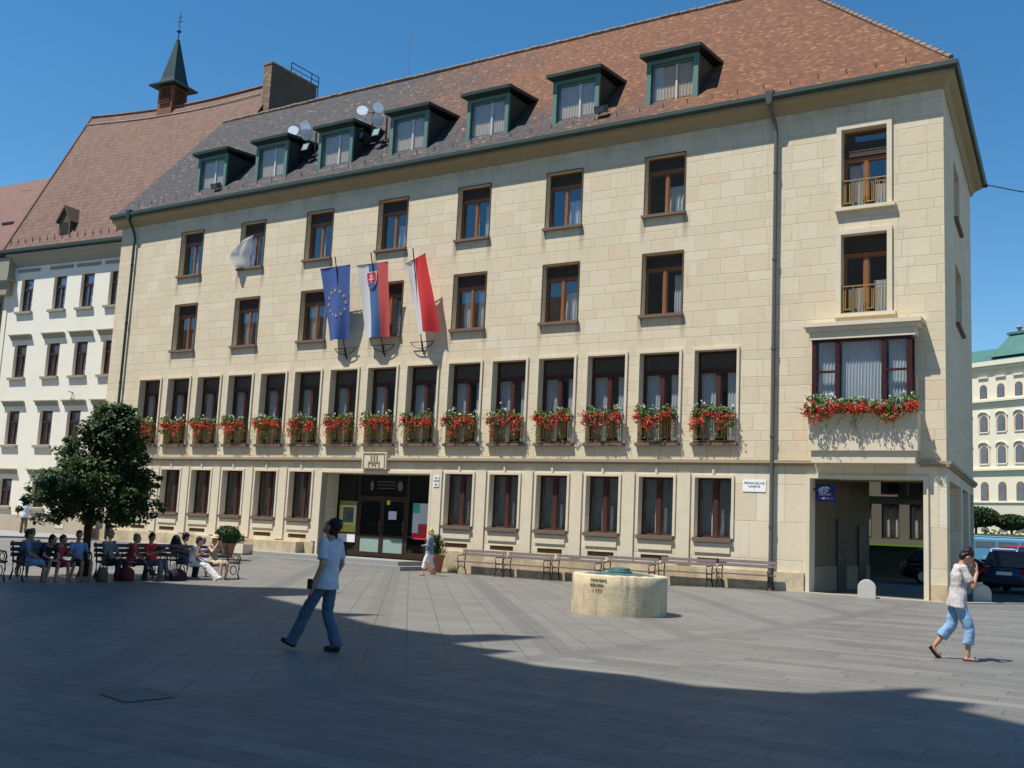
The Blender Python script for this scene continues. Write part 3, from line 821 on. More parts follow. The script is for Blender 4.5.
sheet('sticker', 'yellow square sticker at the top of the right glass door', 'sticker', 15.83, 15.99, .70, .87, .97, c_('sticker_yellow', (.85,.65,.02)))
sheet('key_pad', 'grey intercom panel on the pier right of the entrance', 'intercom', 17.98, 18.22, -.12, .34, .90, c_('grey_panel', (.45,.47,.5)), [('screen', M['dark'], [(18.03,18.17,.0,.14)])])
for z, lb in ((1.66,'upper of two small white plates on the pier right of the entrance'),(1.42,'lower of two small white plates on the pier right of the entrance')):
    sheet('house_plate', lb, 'plate', 18.87, 19.12, z, z+.17, -.085, c_('enamel', (.75,.76,.76)), [('plate_mark', c_('plate_ink', (.2,.2,.3)), [(18.93,19.06,z+.05,z+.12)])], group='small plates on the entrance pier')
# street name plate
sg = sheet('street_sign', 'white street name plate with black letters beside the grey downpipe', 'sign', 30.99, 31.74, 1.50, 1.88, -.02, c_('enamel_white', (.82,.82,.82)))
RX = Matrix.Rotation(PI/2, 4, 'X')
for tx, sz, z in (('PRIMACIÁLNE', .105, 1.735), ('NÁMESTIE', .085, 1.635), ('1', .08, 1.545)):
    text_mesh(tx, sz, 'lettering', M['dark'], sg, Matrix.Translation((31.365,-.023,z)) @ RX, .002)

# ---- passage under the corner
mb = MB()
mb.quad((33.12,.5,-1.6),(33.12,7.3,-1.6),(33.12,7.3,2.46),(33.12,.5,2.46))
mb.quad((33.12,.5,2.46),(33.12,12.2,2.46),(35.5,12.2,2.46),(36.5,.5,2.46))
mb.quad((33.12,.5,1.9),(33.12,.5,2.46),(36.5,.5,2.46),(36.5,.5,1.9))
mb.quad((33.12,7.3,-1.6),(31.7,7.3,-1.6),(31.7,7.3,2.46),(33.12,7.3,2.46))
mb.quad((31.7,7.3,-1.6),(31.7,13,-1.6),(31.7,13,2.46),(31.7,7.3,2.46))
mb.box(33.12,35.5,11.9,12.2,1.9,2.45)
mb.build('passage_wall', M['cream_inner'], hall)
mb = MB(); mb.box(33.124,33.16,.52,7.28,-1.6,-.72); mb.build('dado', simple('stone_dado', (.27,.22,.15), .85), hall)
for y0, y1, z1 in ((2.9,4.0,.82),(5.6,6.6,.66)):
    mb = MB(); mb.box(33.126,33.19,y0,y1,-1.5,z1); d = mb.build('side_door', simple('dark_door', (.05,.04,.03), .6), hall)
    mb = MB(); mb.box(33.19,33.24,y0+.08,y0+.12,-.5,-.4); mb.build('handle', M['steel'], d)
mb = MB(); mb.box(33.02,33.135,-.07,.5,-1.6,2.06); mb.box(36.425,36.56,-.07,.5,-1.6,2.06); mb.box(33.135,36.425,-.07,.5,1.952,2.06)
mb.build('portal_surround', M['trim'], hall)
for k, x in enumerate((34.0, 35.15)):
    u = thing('air_conditioner', ('left' if k == 0 else 'right')+' of two dark air conditioner boxes hanging under the passage ceiling', 'air conditioner', (x, 7.4, 1.86), 'air conditioners in the passage')
    mb = MB(); mb.box(x-.45, x+.45, 7.2, 7.55, 1.86, 2.42); mb.build('casing', simple('ac_casing', (.07,.07,.065), .6), u)
    mb = MB(); mb.lathe([(.22,0),(.22,.03),(.06,.035)], (x,7.2,2.14), 20, 'y'); 
    for v in mb.v: pass
    mb.T = None; o = mb.build('fan', M['iron'], u); o.location.y -= .04
# blue sign just inside the passage
sg = sheet('bank_sign', 'dark blue lit sign with a white globe just inside the passage', 'sign', 33.22, 33.80, 1.27, 1.80, .30, c_('sign_blue', (.012,.025,.16)))
mb = MB()
for k in range(3):
    pts = [(33.47+.16*math.cos(t)*(1 if k != 1 else .55), .292, 1.62+.085*math.sin(t)+.02*math.cos(t)) for t in [PI*2*i/20 for i in range(17+k)]]
    mb.tube(pts, .013 if k else .018, 5)
mb.box(33.36,33.58,.29,.297,1.60,1.625); mb.box(33.40,33.56,.29,.297,1.655,1.672)
mb.build('globe_emblem', c_('sign_white', (.62,.70,.72)), sg)
text_mesh('EURONET', .085, 'lettering', c_('sign_letters', (.7,.72,.9)), sg, Matrix.Translation((33.50,.294,1.45)) @ RX, .002)
for j, (nm, cc) in enumerate((('purple',(.15,.05,.3)),('white',(.6,.7,.65)),('red',(.6,.15,.15)),('blue',(.1,.15,.5)))):
    mb = MB(); mb.box(33.27+.13*j,33.37+.13*j,.293,.2995,1.33,1.40); mb.build('card_mark', c_('mark_'+nm, cc), sg)
mb = MB(); mb.box(33.12,33.22,.305,.315,1.6,1.66); mb.build('bracket', M['iron'], sg)

# ---- courtyard building seen through the passage
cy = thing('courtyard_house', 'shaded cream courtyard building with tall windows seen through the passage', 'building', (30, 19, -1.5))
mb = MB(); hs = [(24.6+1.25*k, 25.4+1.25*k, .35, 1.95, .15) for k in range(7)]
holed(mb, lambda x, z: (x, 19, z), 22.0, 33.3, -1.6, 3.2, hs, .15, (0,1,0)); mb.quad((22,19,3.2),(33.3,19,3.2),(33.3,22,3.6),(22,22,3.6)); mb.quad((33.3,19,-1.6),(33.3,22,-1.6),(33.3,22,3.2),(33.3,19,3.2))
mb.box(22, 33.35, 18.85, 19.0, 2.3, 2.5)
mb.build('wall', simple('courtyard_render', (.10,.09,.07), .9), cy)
for h in hs:
    f = frame_mb(h[0], h[1], h[2], h[3], 19.1, .05, .05, True, None, .05).build('window', M['redframe'], cy)
    mb = folds(h[0], h[1], h[2], h[3], 19.3, .03, 9); mb.build('curtain', M['curtain_grey'], f)
mb = MB(); mb.box(24, 33.2, 18.3, 18.98, .02, .12); mb.build('awning', simple('lime_awning', (.09,.17,.02), .7), cy)

# ------------------------------------------------------------------ flower boxes
def blossoms(x0, x1, y, z, seed, scale=1., pink=.15, hang=.62):
    rnd = random.Random(seed); lf = MB(); rd = MB(); pk = MB(); wh = MB(); n = int((x1-x0)*430*scale)
    def leafq(mb, c, s_):
        a = Vector((rnd.uniform(-1,1), rnd.uniform(-1,1), rnd.uniform(-1,1))).normalized(); b = a.cross(Vector((rnd.uniform(-1,1), rnd.uniform(-1,1), rnd.uniform(-1,1)))).normalized()
        c = Vector(c); mb.quad(c-a*s_, c-b*s_*.75, c+a*s_, c+b*s_*.75)
    # clumpy profile along the box
    ph = [rnd.random()*6 for _ in range(4)]
    def top(u): return .30 + .08*math.sin(u*7+ph[0]) + .05*math.sin(u*17+ph[1])
    def bot(u): return hang*(.55 + .3*math.sin(u*9+ph[2]) + .2*math.sin(u*21+ph[3]))
    for _ in range(n):
        u = rnd.random(); x = x0+(x1-x0)*u; t = rnd.random()
        yy = y - rnd.random()*.30 + .04; zz = z + rnd.uniform(-bot(u)*.8, top(u))
        leafq(lf, (x, yy, zz), rnd.uniform(.03,.06))
    ncl = int((x1-x0)*46*scale)
    for _ in range(ncl):
        u = rnd.random(); x = x0-.06+(x1-x0+.12)*u; zz = z + rnd.uniform(-bot(u), top(u)*.30) + (.1 if rnd.random() < .25 else 0); yy = y-.16-rnd.random()*.18
        tgt = pk if rnd.random() < pink else rd; rr = rnd.uniform(.045,.085)
        for _ in range(9): leafq(tgt, (x+rnd.gauss(0,rr*.55), yy+rnd.gauss(0,rr*.5), zz+rnd.gauss(0,rr*.55)), rnd.uniform(.02,.036))
    for _ in range(int((x1-x0)*rnd.choice((6,9,13))*scale)):
        u = rnd.random(); x = x0+(x1-x0)*u; zz = z + top(u) - rnd.random()*.12 + rnd.random()**3*.16; yy = y-rnd.random()*.25
        for _ in range(6): leafq(wh, (x+rnd.gauss(0,.02), yy+rnd.gauss(0,.02), zz+rnd.gauss(0,.02)), rnd.uniform(.02,.032))
    for _ in range(int((x1-x0)*6)):
        u = rnd.random(); x = x0+(x1-x0)*u; l = rnd.uniform(.3,.75)
        for q in range(int(l*30)): leafq(lf, (x+rnd.gauss(0,.02)+.05*math.sin(q*.4), y-.20+rnd.gauss(0,.03), z-.1-q/30), rnd.uniform(.018,.035))
    return lf, rd, pk, wh
order = ['first','second','third','fourth','fifth','sixth','seventh','eighth','ninth','tenth','eleventh','twelfth','thirteenth','fourteenth','fifteenth']
for i in range(1, 16):
    x = 2*i
    fb = thing('flower_box', f'red geraniums on the brass rail of the {order[i-1]} tall window from the left', 'flower box', (x, -.17, 3.86), 'flower boxes along the first floor windows')
    mb = MB(); mb.box(x-.66, x+.66, -.27, -.07, 3.84, 4.00); mb.build('planter', simple('planter_brown', (.10,.05,.03), .7), fb)
    lf, rd, pk, wh = blossoms(x-.72, x+.72, -.10, 3.93, 100+i, 1.0, .75 if i in (13,) else (.35 if i in (11,4) else .06))
    lf.build('foliage', M['leafbox'], fb); rd.build('red_blossom', M['redflower'], fb)
    if pk.v: pk.build('pink_blossom', M['pinkflower'], fb)
    wh.build('white_blossom', M['whiteflower'], fb)
fb = thing('flower_box', 'wide box of red and white geraniums under the corner bay window', 'flower box', (34.8, -.6, 3.93), 'flower boxes along the first floor windows')
mb = MB(); mb.box(33.22, 36.32, -.72, -.57, 3.86, 4.02); mb.build('planter', simple('planter_brown', (.10,.05,.03), .7), fb)
lf, rd, pk, wh = blossoms(33.15, 36.4, -.55, 4.02, 55, 1.1, .06, .50)
lf.build('foliage', M['leafbox'], fb); rd.build('red_blossom', M['redflower'], fb); wh.build('white_blossom', M['whiteflower'], fb); pk.build('pink_blossom', M['pinkflower'], fb)

# ------------------------------------------------------------------ flags
def flag(name, label, top, bot, zt, zb, pole_top, pole_base, painter, wav):
    """top/bot = (x0,x1,y) of upper and lower edge"""
    t = thing(name, label, 'flag', pole_base, 'three flags on the facade')
    def Pf(u, v, off=0.):
        x = (top[0]*(1-v)+bot[0]*v)*(1-u) + (top[1]*(1-v)+bot[1]*v)*u
        y = top[2]*(1-v)+bot[2]*v + wav*(math.sin(u*7.5+v*1.5)*.07*(.3+v) + math.sin(u*3+v*4)*.04*v) - off
        z = zt[0]*(1-u)+zt[1]*u; zz = zb[0]*(1-u)+zb[1]*u
        return (x + .015*math.sin(v*9+u*3), y, z*(1-v)+zz*v)
    painter(t, Pf)
    mb = MB(); pt = Vector(pole_top); pb = Vector(pole_base)
    mb.tube([pb, pb+Vector((.0,-.10,-.02)), pt], .022, 8)
    a = Vector(Pf(0,0)); b = Vector(Pf(1,0)); mb.tube([a, b], .016, 6)
    mb.build('pole', M['iron'], t)
    mb = MB(); c = pb + Vector((0,-.14,.12))
    for sgn in (-1, 1):
        mb.tube([c+Vector((sgn*.52*math.cos(a_), 0, -.26*math.sin(a_)+.22)) for a_ in [PI/2*k/8 for k in range(9)]], .018, 6)
    mb.tube([c+Vector((-.6,0,.22)), c+Vector((.6,0,.22))], .016, 6); mb.tube([c+Vector((0,.14,-.25)), c+Vector((0,0,.22))], .02, 6)
    mb.build('wall_bracket', M['iron'], t)
def strip(t, Pf, nm, mat, u0, u1, v0=0, v1=1, off=0., nu=10, nv=20):
    mb = MB(); vs = []
    for j in range(nv+1):
        for i in range(nu+1): vs.append(Pf(u0+(u1-u0)*i/nu, v0+(v1-v0)*j/nv, off))
    mb.add(vs, [(j*(nu+1)+i, (j+1)*(nu+1)+i, (j+1)*(nu+1)+i+1, j*(nu+1)+i+1) for j in range(nv) for i in range(nu)])
    return mb.build(nm, mat, t, smooth=True)
def fab(name, c):
    m = Mat(name, .8); m.col(c); 
    tr = m.nt.nodes.new('ShaderNodeBsdfTranslucent'); tr.inputs[0].default_value = (*c, 1)
    mx = m.nt.nodes.new('ShaderNodeMixShader'); mx.inputs[0].default_value = .25
    out = m.nt.nodes['Material Output']; m.nt.links.new(m.b.outputs[0], mx.inputs[1]); m.nt.links.new(tr.outputs[0], mx.inputs[2]); m.nt.links.new(mx.outputs[0], out.inputs[0])
    return m.m
FB, FW, FR, FY = fab('flag_blue', (.075,.14,.40)), fab('flag_white', (.72,.72,.74)), fab('flag_red', (.68,.05,.055)), fab('flag_gold', (.75,.55,.03))
FB2 = fab('flag_mid_blue', (.08,.18,.38)); FR2 = fab('flag_pale_red', (.70,.13,.12))
def poly_on(t, Pf, nm, mat, pts, off):
    mb = MB(); mb.add([Pf(u, v, off) for u, v in pts], [tuple(range(len(pts)))]); return mb.build(nm, mat, t)
def eu(t, Pf):
    cl = strip(t, Pf, 'cloth', FB, 0, 1)
    for k in range(12):
        a = 2*PI*k/12; cu, cv = .5+.35*math.sin(a), .50-.175*math.cos(a)
        pts = []
        for j in range(10):
            r = 1 if j % 2 == 0 else .42; b = PI*j/5; pts.append((cu+.055*r*math.sin(b), cv-.028*r*math.cos(b)))
        mb = MB(); mb.add([Pf(cu, cv, .02)]+[Pf(u, v, .02) for u, v in pts], [(0, 1+j, 1+(j+1)%10) for j in range(10)]); mb.build('star', FY, cl)
def svk(t, Pf):
    strip(t, Pf, 'white_stripe', FW, 0, .36, nu=6); strip(t, Pf, 'blue_stripe', FB2, .36, .67, nu=6); strip(t, Pf, 'red_stripe', FR2, .67, 1, nu=6)
    c, w, h = .47, .19, .105; cv = .215
    def sh(s_): return [(c-w*s_, cv-h*s_), (c+w*s_, cv-h*s_), (c+w*s_, cv+h*.1*s_), (c+w*.75*s_, cv+h*.75*s_), (c, cv+h*1.35*s_), (c-w*.75*s_, cv+h*.75*s_), (c-w*s_, cv+h*.1*s_)]
    s1 = poly_on(t, Pf, 'shield', FW, sh(1.), .035)
    poly_on(t, Pf, 'shield_field', FR, sh(.86), .045).parent = s1
    mb = MB()
    def rc(u0,u1,v0,v1): mb.add([Pf(u0,v0,.055),Pf(u1,v0,.055),Pf(u1,v1,.055),Pf(u0,v1,.055)], [(0,1,2,3)])
    rc(c-.02,c+.02,cv-.07,cv+.045); rc(c-.09,c+.09,cv-.012,cv+.008); rc(c-.06,c+.06,cv-.048,cv-.03); o = mb.build('double_cross', FW, t); o.parent = s1
    o = poly_on(t, Pf, 'blue_hills', FB2, [(c-.15,cv+.075),(c-.09,cv+.05),(c-.04,cv+.062),(c,cv+.035),(c+.04,cv+.062),(c+.09,cv+.05),(c+.15,cv+.075),(c+.10,cv+.10),(c,cv+.125),(c-.10,cv+.10)], .052); o.parent = s1
def brat(t, Pf):
    strip(t, Pf, 'white_stripe', FW, 0, .42, nu=8); strip(t, Pf, 'red_stripe', FR, .42, 1, nu=8)
for s_ in (): pass
flag('flag', 'blue flag with a ring of gold stars, leftmost on the facade', (12.93,14.54,-.75), (13.35,14.38,-.38), (10.25,10.28), (7.28,7.30), (13.84,-.9,10.64), (14.05,0,6.63), eu, 1)
flag('flag', 'white, blue and red striped flag with a double cross shield, middle flag', (14.92,16.50,-.75), (15.25,16.50,-.38), (10.20,10.22), (7.26,7.28), (15.73,-.9,10.63), (16.04,0,6.66), svk, 1)
flag('flag', 'white and red furled flag without emblem, rightmost on the facade', (17.42,18.30,-.72), (17.95,18.98,-.45), (10.05,10.38), (7.24,7.36), (17.84,-.9,10.6), (17.98,0,6.68), brat, 1.6)

# curtain blown out of an upper window
mb = MB(); vs = []; nu, nv = 10, 14
for j in range(nv+1):
    v = j/nv
    for i in range(nu+1):
        u = i/nu; ang = PI*.62*v
        x = 7.95 - .62*math.sin(ang*.9)*u - .12*v + .05*math.sin(u*9+v*3); y = .05 - .62*u*math.sin(PI*min(1,v*1.05)*.9)**.8 - .04*math.sin(v*12)
        z = 12.45 - 1.45*v - .12*u*math.sin(PI*v)
        vs.append((x, y, z))
mb.add(vs, [(j*(nu+1)+i, (j+1)*(nu+1)+i, (j+1)*(nu+1)+i+1, j*(nu+1)+i+1) for j in range(nv) for i in range(nu)])
tag(mb.build('curtain', fab('net_fabric', (.80,.80,.79)), smooth=True), 'white net curtain blown out of an open top floor window', 'curtain')

# ------------------------------------------------------------------ roof furniture
for k, (xs, zs) in enumerate((((9.12,9.85,9.10,9.95),(17.46,17.52,17.03,17.13)), ((13.19,14.08,13.18,14.07),(17.68,17.65,17.09,17.12)))):
    x0 = xs[0]
    fl = thing('floodlight_rack', ('left' if k == 0 else 'right')+' cluster of round floodlights on a rack between roof dormers', 'floodlight', (x0+.4, .9, 15.8), 'floodlight racks on the roof')
    mb = MB(); mb.tube([(x0-.35,.85,16.05),(x0+1.75,.85,16.05)], .05, 6); mb.tube([(x0-.3,.9,17.0),(x0-.3,.9,15.9)], .03, 6)
    mb.tube([(x0+.5,1.0,17.55),(x0+.5,1.0,15.9)], .03, 6); mb.tube([(x0+1.3,1.0,17.2),(x0+1.3,1.0,15.9)], .04, 6)
    for a, b in zip(xs, zs): mb.tube([(a,.98,b),(x0+.5,1.0,b-.1)], .025, 6)
    mb.build('rack', M['iron'], fl)
    for q, (a, b) in enumerate(zip(xs, zs)):
        T = Matrix.Translation((a, .86, b)) @ Matrix.Rotation(R(38 + 14*(q % 2)), 4, 'Z') @ Matrix.Rotation(R(-12+9*q), 4, 'X')
        mb = MB(); mb.T = T; mb.lathe([(.05,.28),(.16,.16),(.255,.02),(.265,0)][::-1], (0,0,0), 18, 'y'); h = mb.build('lamp_housing', M['steel'], fl, smooth=False)
        mb = MB(); mb.T = T; mb.lathe([(.245,-.012),(.245,-.004)], (0,0,0), 18, 'y'); mb.build('lamp_glass', M['lampglass'] if 'lampglass' in M else M.setdefault('lampglass', simple('lamp_lens', (.72,.78,.82), .15, .1, var=.25, scale=4, spec=.6)), h)
    for a in (x0+.16, x0+1.05):
        T = Matrix.Translation((a, .7, 16.42)) @ Matrix.Rotation(R(-20), 4, 'X')
        mb = MB(); mb.T = T; mb.box(-.2,.2,-.08,.12,-.2,.2); h = mb.build('square_lamp', M['iron'], fl)
        mb = MB(); mb.T = T; mb.box(-.16,.16,-.09,-.082,-.16,.16); mb.build('lamp_glass', simple('square_lens', (.25,.32,.34), .2), h)
for k, x in enumerate((5.4, 25.45)):
    fl = thing('spotlight', ('small grey spotlight beside the leftmost roof dormer','small box spotlight on the roof edge between the two rightmost dormers')[k], 'spotlight', (x, -.1, 14.9))
    mb = MB(); mb.T = Matrix.Translation((x,-.1,15.05+.1*k)) @ Matrix.Rotation(R(25),4,'X'); mb.box(-.22,.22,-.12,.14,-.12,.14); h = mb.build('housing', M['pipe'], fl)
    mb = MB(); mb.T = Matrix.Translation((x,-.1,15.05+.1*k)) @ Matrix.Rotation(R(25),4,'X'); mb.box(-.18,.18,-.13,-.122,-.09,.10); mb.build('lamp_glass', M['steel'], h)
    mb = MB(); mb.tube([(x+.2,0,15.0),(x+.5,.1,14.9)], .02, 5); mb.build('bracket', M['iron'], fl)
mb = MB(); mb.tube([(10.9,6.6,21.8),(10.95,6.6,25.2)], .018, 5); mb.box(10.8,11.1,6.59,6.61,24.3,24.32)
tag(mb.build('antenna', M['steel']), 'thin antenna mast on the town hall ridge', 'antenna')
mb = MB(); mb.box(36.35,36.75,.25,.65,14.6,15.25); mb.build('x', M['iron']) if False else None
mb = MB(); mb.box(36.0,36.22,.95,1.15,15.5,15.78); mb.box(35.95,36.27,.9,1.2,15.78,15.82)
tag(mb.build('roof_vent', M['iron']), 'small dark vent on the roof hip near the corner', 'vent')

# overhead cables
C0 = Vector((42.668, -32.128, 0))
mb = MB(); a = Vector((36.66,11.0,14.2)); b = Vector((48.2,24.6,15.3))
mb.tube([a.lerp(b, t)+Vector((0,0,-1.6*4*t*(1-t)*.25)) for t in [i/12 for i in range(13)]], .022, 5)
tag(mb.build('overhead_cable', M['iron']), 'dark cable running right from the far end of the eaves', 'cable')

# ------------------------------------------------------------------ WHITE HOUSE on the left (turned 5 degrees)
TL = Matrix.Translation((-10.55, 3.2, 0)) @ Matrix.Rotation(R(5), 4, 'Z')
def LB(): m = MB(); m.T = TL; return m
lh = thing('white_house', 'white rendered house with grey window hoods and steep brown tiled roof', 'building', (-8, 3.4, -1.5))
hs = []
wins = []
for z0, z1 in ((11.1,13.03),(7.25,9.15),(3.38,5.3),(-.08,1.45)):
    for s_ in (-2.87, -.12, 2.1, 4.35, 6.6): hs.append((s_-.52, s_+.52, z0, z1, .22)); wins.append((s_, z0, z1))
mb = LB(); holed(mb, lambda x, z: (x, 0, z), -4.4, 9.2, -.53, 14.5, hs, .22, (0,1,0))
mb.quad((-4.4,0,-1.6),(-4.4,10,-1.6),(-4.4,10,14.5),(-4.4,0,14.5)); mb.quad((-4.4,10,-1.6),(9.2,10,-1.6),(9.2,10,14.5),(-4.4,10,14.5)); mb.quad((9.2,0,-1.6),(9.2,10,-1.6),(9.2,10,14.5),(9.2,0,14.5))
mb.build('wall', M['whiteplaster'], lh)
mb = LB(); mb.box(-4.5, 9.2, -.08, .3, -2, -.53); mb.build('plinth', simple('pale_base_stone', (.46,.40,.31), .9, var=.2, scale=1.5), lh)
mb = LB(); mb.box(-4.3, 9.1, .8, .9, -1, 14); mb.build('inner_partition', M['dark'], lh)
first = None
for s_, z0, z1 in wins:
    f = frame_mb(s_-.52, s_+.52, z0, z1, .20, .07, .07, True, z1-.62, .07)
    m2 = LB(); m2.add(f.v, f.f)
    for zc in (z0+(z1-z0)*.22, z0+(z1-z0)*.45): m2.box(s_-.45, s_+.45, .22, .25, zc-.015, zc+.015)
    w = m2.build('window', M['redframe'], lh)
    m2 = LB(); m2.box(s_-.45, s_+.45, .235, .24, z0+.05, z1-.05); m2.build('pane', M['glass'], w)
    m2 = LB(); m2.box(s_-.72, s_+.66, -.16, .0, z0-.17, z0-.03); m2.build('sill', M['greytrim'], w)
    m2 = LB(); f = folds(s_-.4, s_+.1, z0+.05, z1-.1, .4, .02, 10); m2.add(f.v, f.f); m2.build('curtain', M['curtain'], w)
    if z1 < 12:
        m2 = LB(); zz = z1+.36
        m2.prism([(s_-.92,-.24,zz+.14),(s_+.92,-.24,zz+.14),(s_+.80,0,zz+.14),(s_-.80,0,zz+.14)], (0,0,.06))
        m2.prism([(s_-.86,0,zz-.10),(s_-.86,-.06,zz-.10),(s_-.86,-.2,zz+.137),(s_-.86,0,zz+.137)], (1.72,0,0)); m2.build('hood', M['greytrim'], w)
    else:
        m2 = LB(); m2.box(s_-.95, s_+.95, -.05, 0, 13.42, 13.6); m2.build('frieze_panel', M['greytrim'], w)
mb = LB(); mb.prism([(-4.5,0,13.75),(-4.5,-.08,13.8),(-4.5,-.16,14.0),(-4.5,-.4,14.3),(-4.5,-.48,14.45),(-4.5,0,14.5)], (13.6,0,0)); mb.build('cornice', M['greytrim'], lh)
mb = LB(); mb.prism([(-5.7,-.5,14.5),(-5.7,-.64,14.56),(-5.7,-.64,14.72),(-5.7,-.5,14.72)], (14.9,0,0)); mb.build('gutter', M['gutter'], lh)
mb = LB(); m_ = 1.986; 
vs = []; nu = 16
for i in range(nu+1):
    u = i/nu; s_ = -4.69 + u*(15.1); s_b = min(s_, 9.2) if u < 1 else 9.2
    sag = -.38*math.sin(PI*min(1, max(0,u))*.9)*1.0
    vs.append((s_-.0 if s_ < 9.2 else 9.2, -.55, 14.6)); vs.append((s_, 4.66, 24.85+sag)); vs.append((s_, 9.9, 14.6))
fs = []
for i in range(nu): a = 3*i; fs += [(a, a+3, a+4, a+1), (a+1, a+4, a+5, a+2)]
fs.append((0,1,2)); mb.add(vs, fs); rf = mb.build('roof', M['roof2'], lh)
mb = LB(); pts = [(-4.69+14.5*i/nu, 4.66, 24.9-.38*math.sin(PI*i/nu*.9)) for i in range(nu+1)]; mb.tube(pts, .09, 6)
mb.tube([(-4.69,-.55,14.66),(-4.69,4.66,24.9)], .06, 6)
mb.build('ridge_tiles', M['roof2'], rf)
mb = LB(); mb.tube([(-4.6+14.2*i/nu, 4.30, 24.27-.38*math.sin(PI*i/nu*.9)) for i in range(nu+1)], .035, 5); mb.build('roof_cable', M['ridge'], rf)
mb = LB()
for k in range(22): mb.box(-4.4+.62*k, -4.37+.62*k, -.3, -.27, 15.1, 15.4)
mb.build('snow_hooks', M['iron'], rf)
# lucarne
mb = LB(); mb.box(-.55, .35, -.15, .5, 15.25, 16.25); mb.prism([(-.55,-.15,16.25),(.35,-.15,16.25),(-.1,-.15,16.95)], (0,.9,0)); lu = mb.build('lucarne', simple('weathered_wood', (.10,.075,.055), .85, var=.3), lh)
mb = LB(); mb.prism([(-.75,-.3,16.1),(-.1,-.3,17.1),(.55,-.3,16.1),(.45,-.3,16.1),(-.1,-.3,16.95),(-.65,-.3,16.1)], (0,1.2,0)); mb.build('lucarne_roof', simple('old_shingle', (.085,.06,.05), .85, var=.3), lu)
mb = LB(); mb.box(-.4,.2,-.17,-.152,15.4,16.1); mb.build('lucarne_hatch', M['dark'], lu)
# eyebrow vent
mb = LB(); 
for k in range(12):
    u0, u1 = k/12, (k+1)/12; h0, h1 = .42*math.sin(PI*u0)**2, .42*math.sin(PI*u1)**2
    xx0, xx1 = 4.2+3.4*u0, 4.2+3.4*u1
    mb.quad((xx0,.1,15.95),(xx1,.1,15.95),(xx1,.1,15.95+h1),(xx0,.1,15.95+h0)); mb.quad((xx0,.0,15.98+h0),(xx1,.0,15.98+h1),(xx1,.75,16.9+h1*.3),(xx0,.75,16.9+h0*.3))
mb.build('eyebrow_vent', M['darkgreen'], lh)
# left neighbour cornice console and pipe
mb = LB(); mb.box(-6.5,-3.95,-.6,0,12.9,13.05); mb.box(-6.5,-4.05,-.5,0,13.05,13.3); mb.prism([(-6.5,-.5,12.9),(-4.05,-.5,12.9),(-4.15,-.02,12.2),(-6.4,-.02,12.2)], (0,.02,0)); mb.box(-6.3,-4.15,-.4,-.02,12.1,12.9); mb.box(-6.3,-4.1,-.45,0,13.3,14.3)
mb.build('corner_console', M['greytrim'], lh)
mb = LB(); mb.box(-4.75,-4.41,-.05,.2,-1.6,12.1); mb.build('corner_pilaster', M['whiteplaster'], lh)
mb = LB(); mb.tube([(-6.2,-.5,13.0),(-5.2,-.35,12.2),(-4.95,-.15,11.6),(-4.95,-.15,-1.5)], .09, 8); mb.build('downpipe', M['gutter'], lh)
mb = LB(); mb.box(1.66,2.3,-.1,-.0,-1.15,-.18); mb.build('meter_niche', M['paleplaster'], lh)
mb = LB(); mb.box(1.84,2.1,-.115,-.1,-.85,-.42); mb.build('meter_hatch', M['dark'], lh)
mb = LB(); mb.tube([(1.9,-.02,6.25),(1.9,-.35,6.3),(2.25,-.35,6.25),(2.2,-.35,5.9)], .03, 5); mb.lathe([(.08,0),(.12,-.12)], (2.2,-.35,5.92), 8); mb.build('wall_lamp', M['steel'], lh)
# roof turret
tu = thing('ridge_turret', 'small wooden bell turret with pointed green spire on the brown church roof', 'turret', tuple(TL @ Vector((2.43,4.6,24.0))))
M['louvre'] = simple('turret_boards', (.19,.085,.05), .8, var=.25, scale=10)
mb = LB(); mb.box(1.34,2.53,4.4,5.6,23.9,25.95); bx = mb.build('turret_body', M['louvre'], tu)
mb = LB()
for k in range(9): mb.prism([(1.5,4.39,24.75+.12*k),(1.5,4.3,24.70+.12*k),(1.5,4.39,24.78+.12*k)], (.87,0,0)); mb.prism([(2.54,4.55,24.75+.12*k),(2.63,4.55,24.70+.12*k),(2.54,4.55,24.78+.12*k)], (0,.9,0))
mb.build('louvre_slats', M['louvre'], bx)
def pyr(mb, c, levels):
    vs = []
    for r, z in levels: vs += [(c[0]-r,c[1]-r,z),(c[0]+r,c[1]-r,z),(c[0]+r,c[1]+r,z),(c[0]-r,c[1]+r,z)]
    fs = [(4*i+k, 4*i+(k+1)%4, 4*i+4+(k+1)%4, 4*i+4+k) for i in range(len(levels)-1) for k in range(4)] + [(3,2,1,0), tuple(4*(len(levels)-1)+k for k in range(4))]
    mb.add(vs, fs)
mb = LB(); pyr(mb, (1.935,5.0), [(1.02,25.85),(1.04,25.95),(.62,26.22),(.55,26.45),(.07,29.1)]); mb.build('spire', simple('spire_copper', (.028,.050,.046), .5, .2, var=.2), tu)
mb = LB(); mb.lathe([(.03,0),(.12,.03),(.03,.08),(.03,.5),(.15,.62),(.05,.75),(.02,.8),(.02,1.9)], (1.935,5.0,29.05), 10); mb.box(1.7,2.17,4.99,5.01,30.3,30.34); mb.box(1.8,2.07,4.99,5.01,30.6,30.64); mb.build('finial', M['iron'], tu)
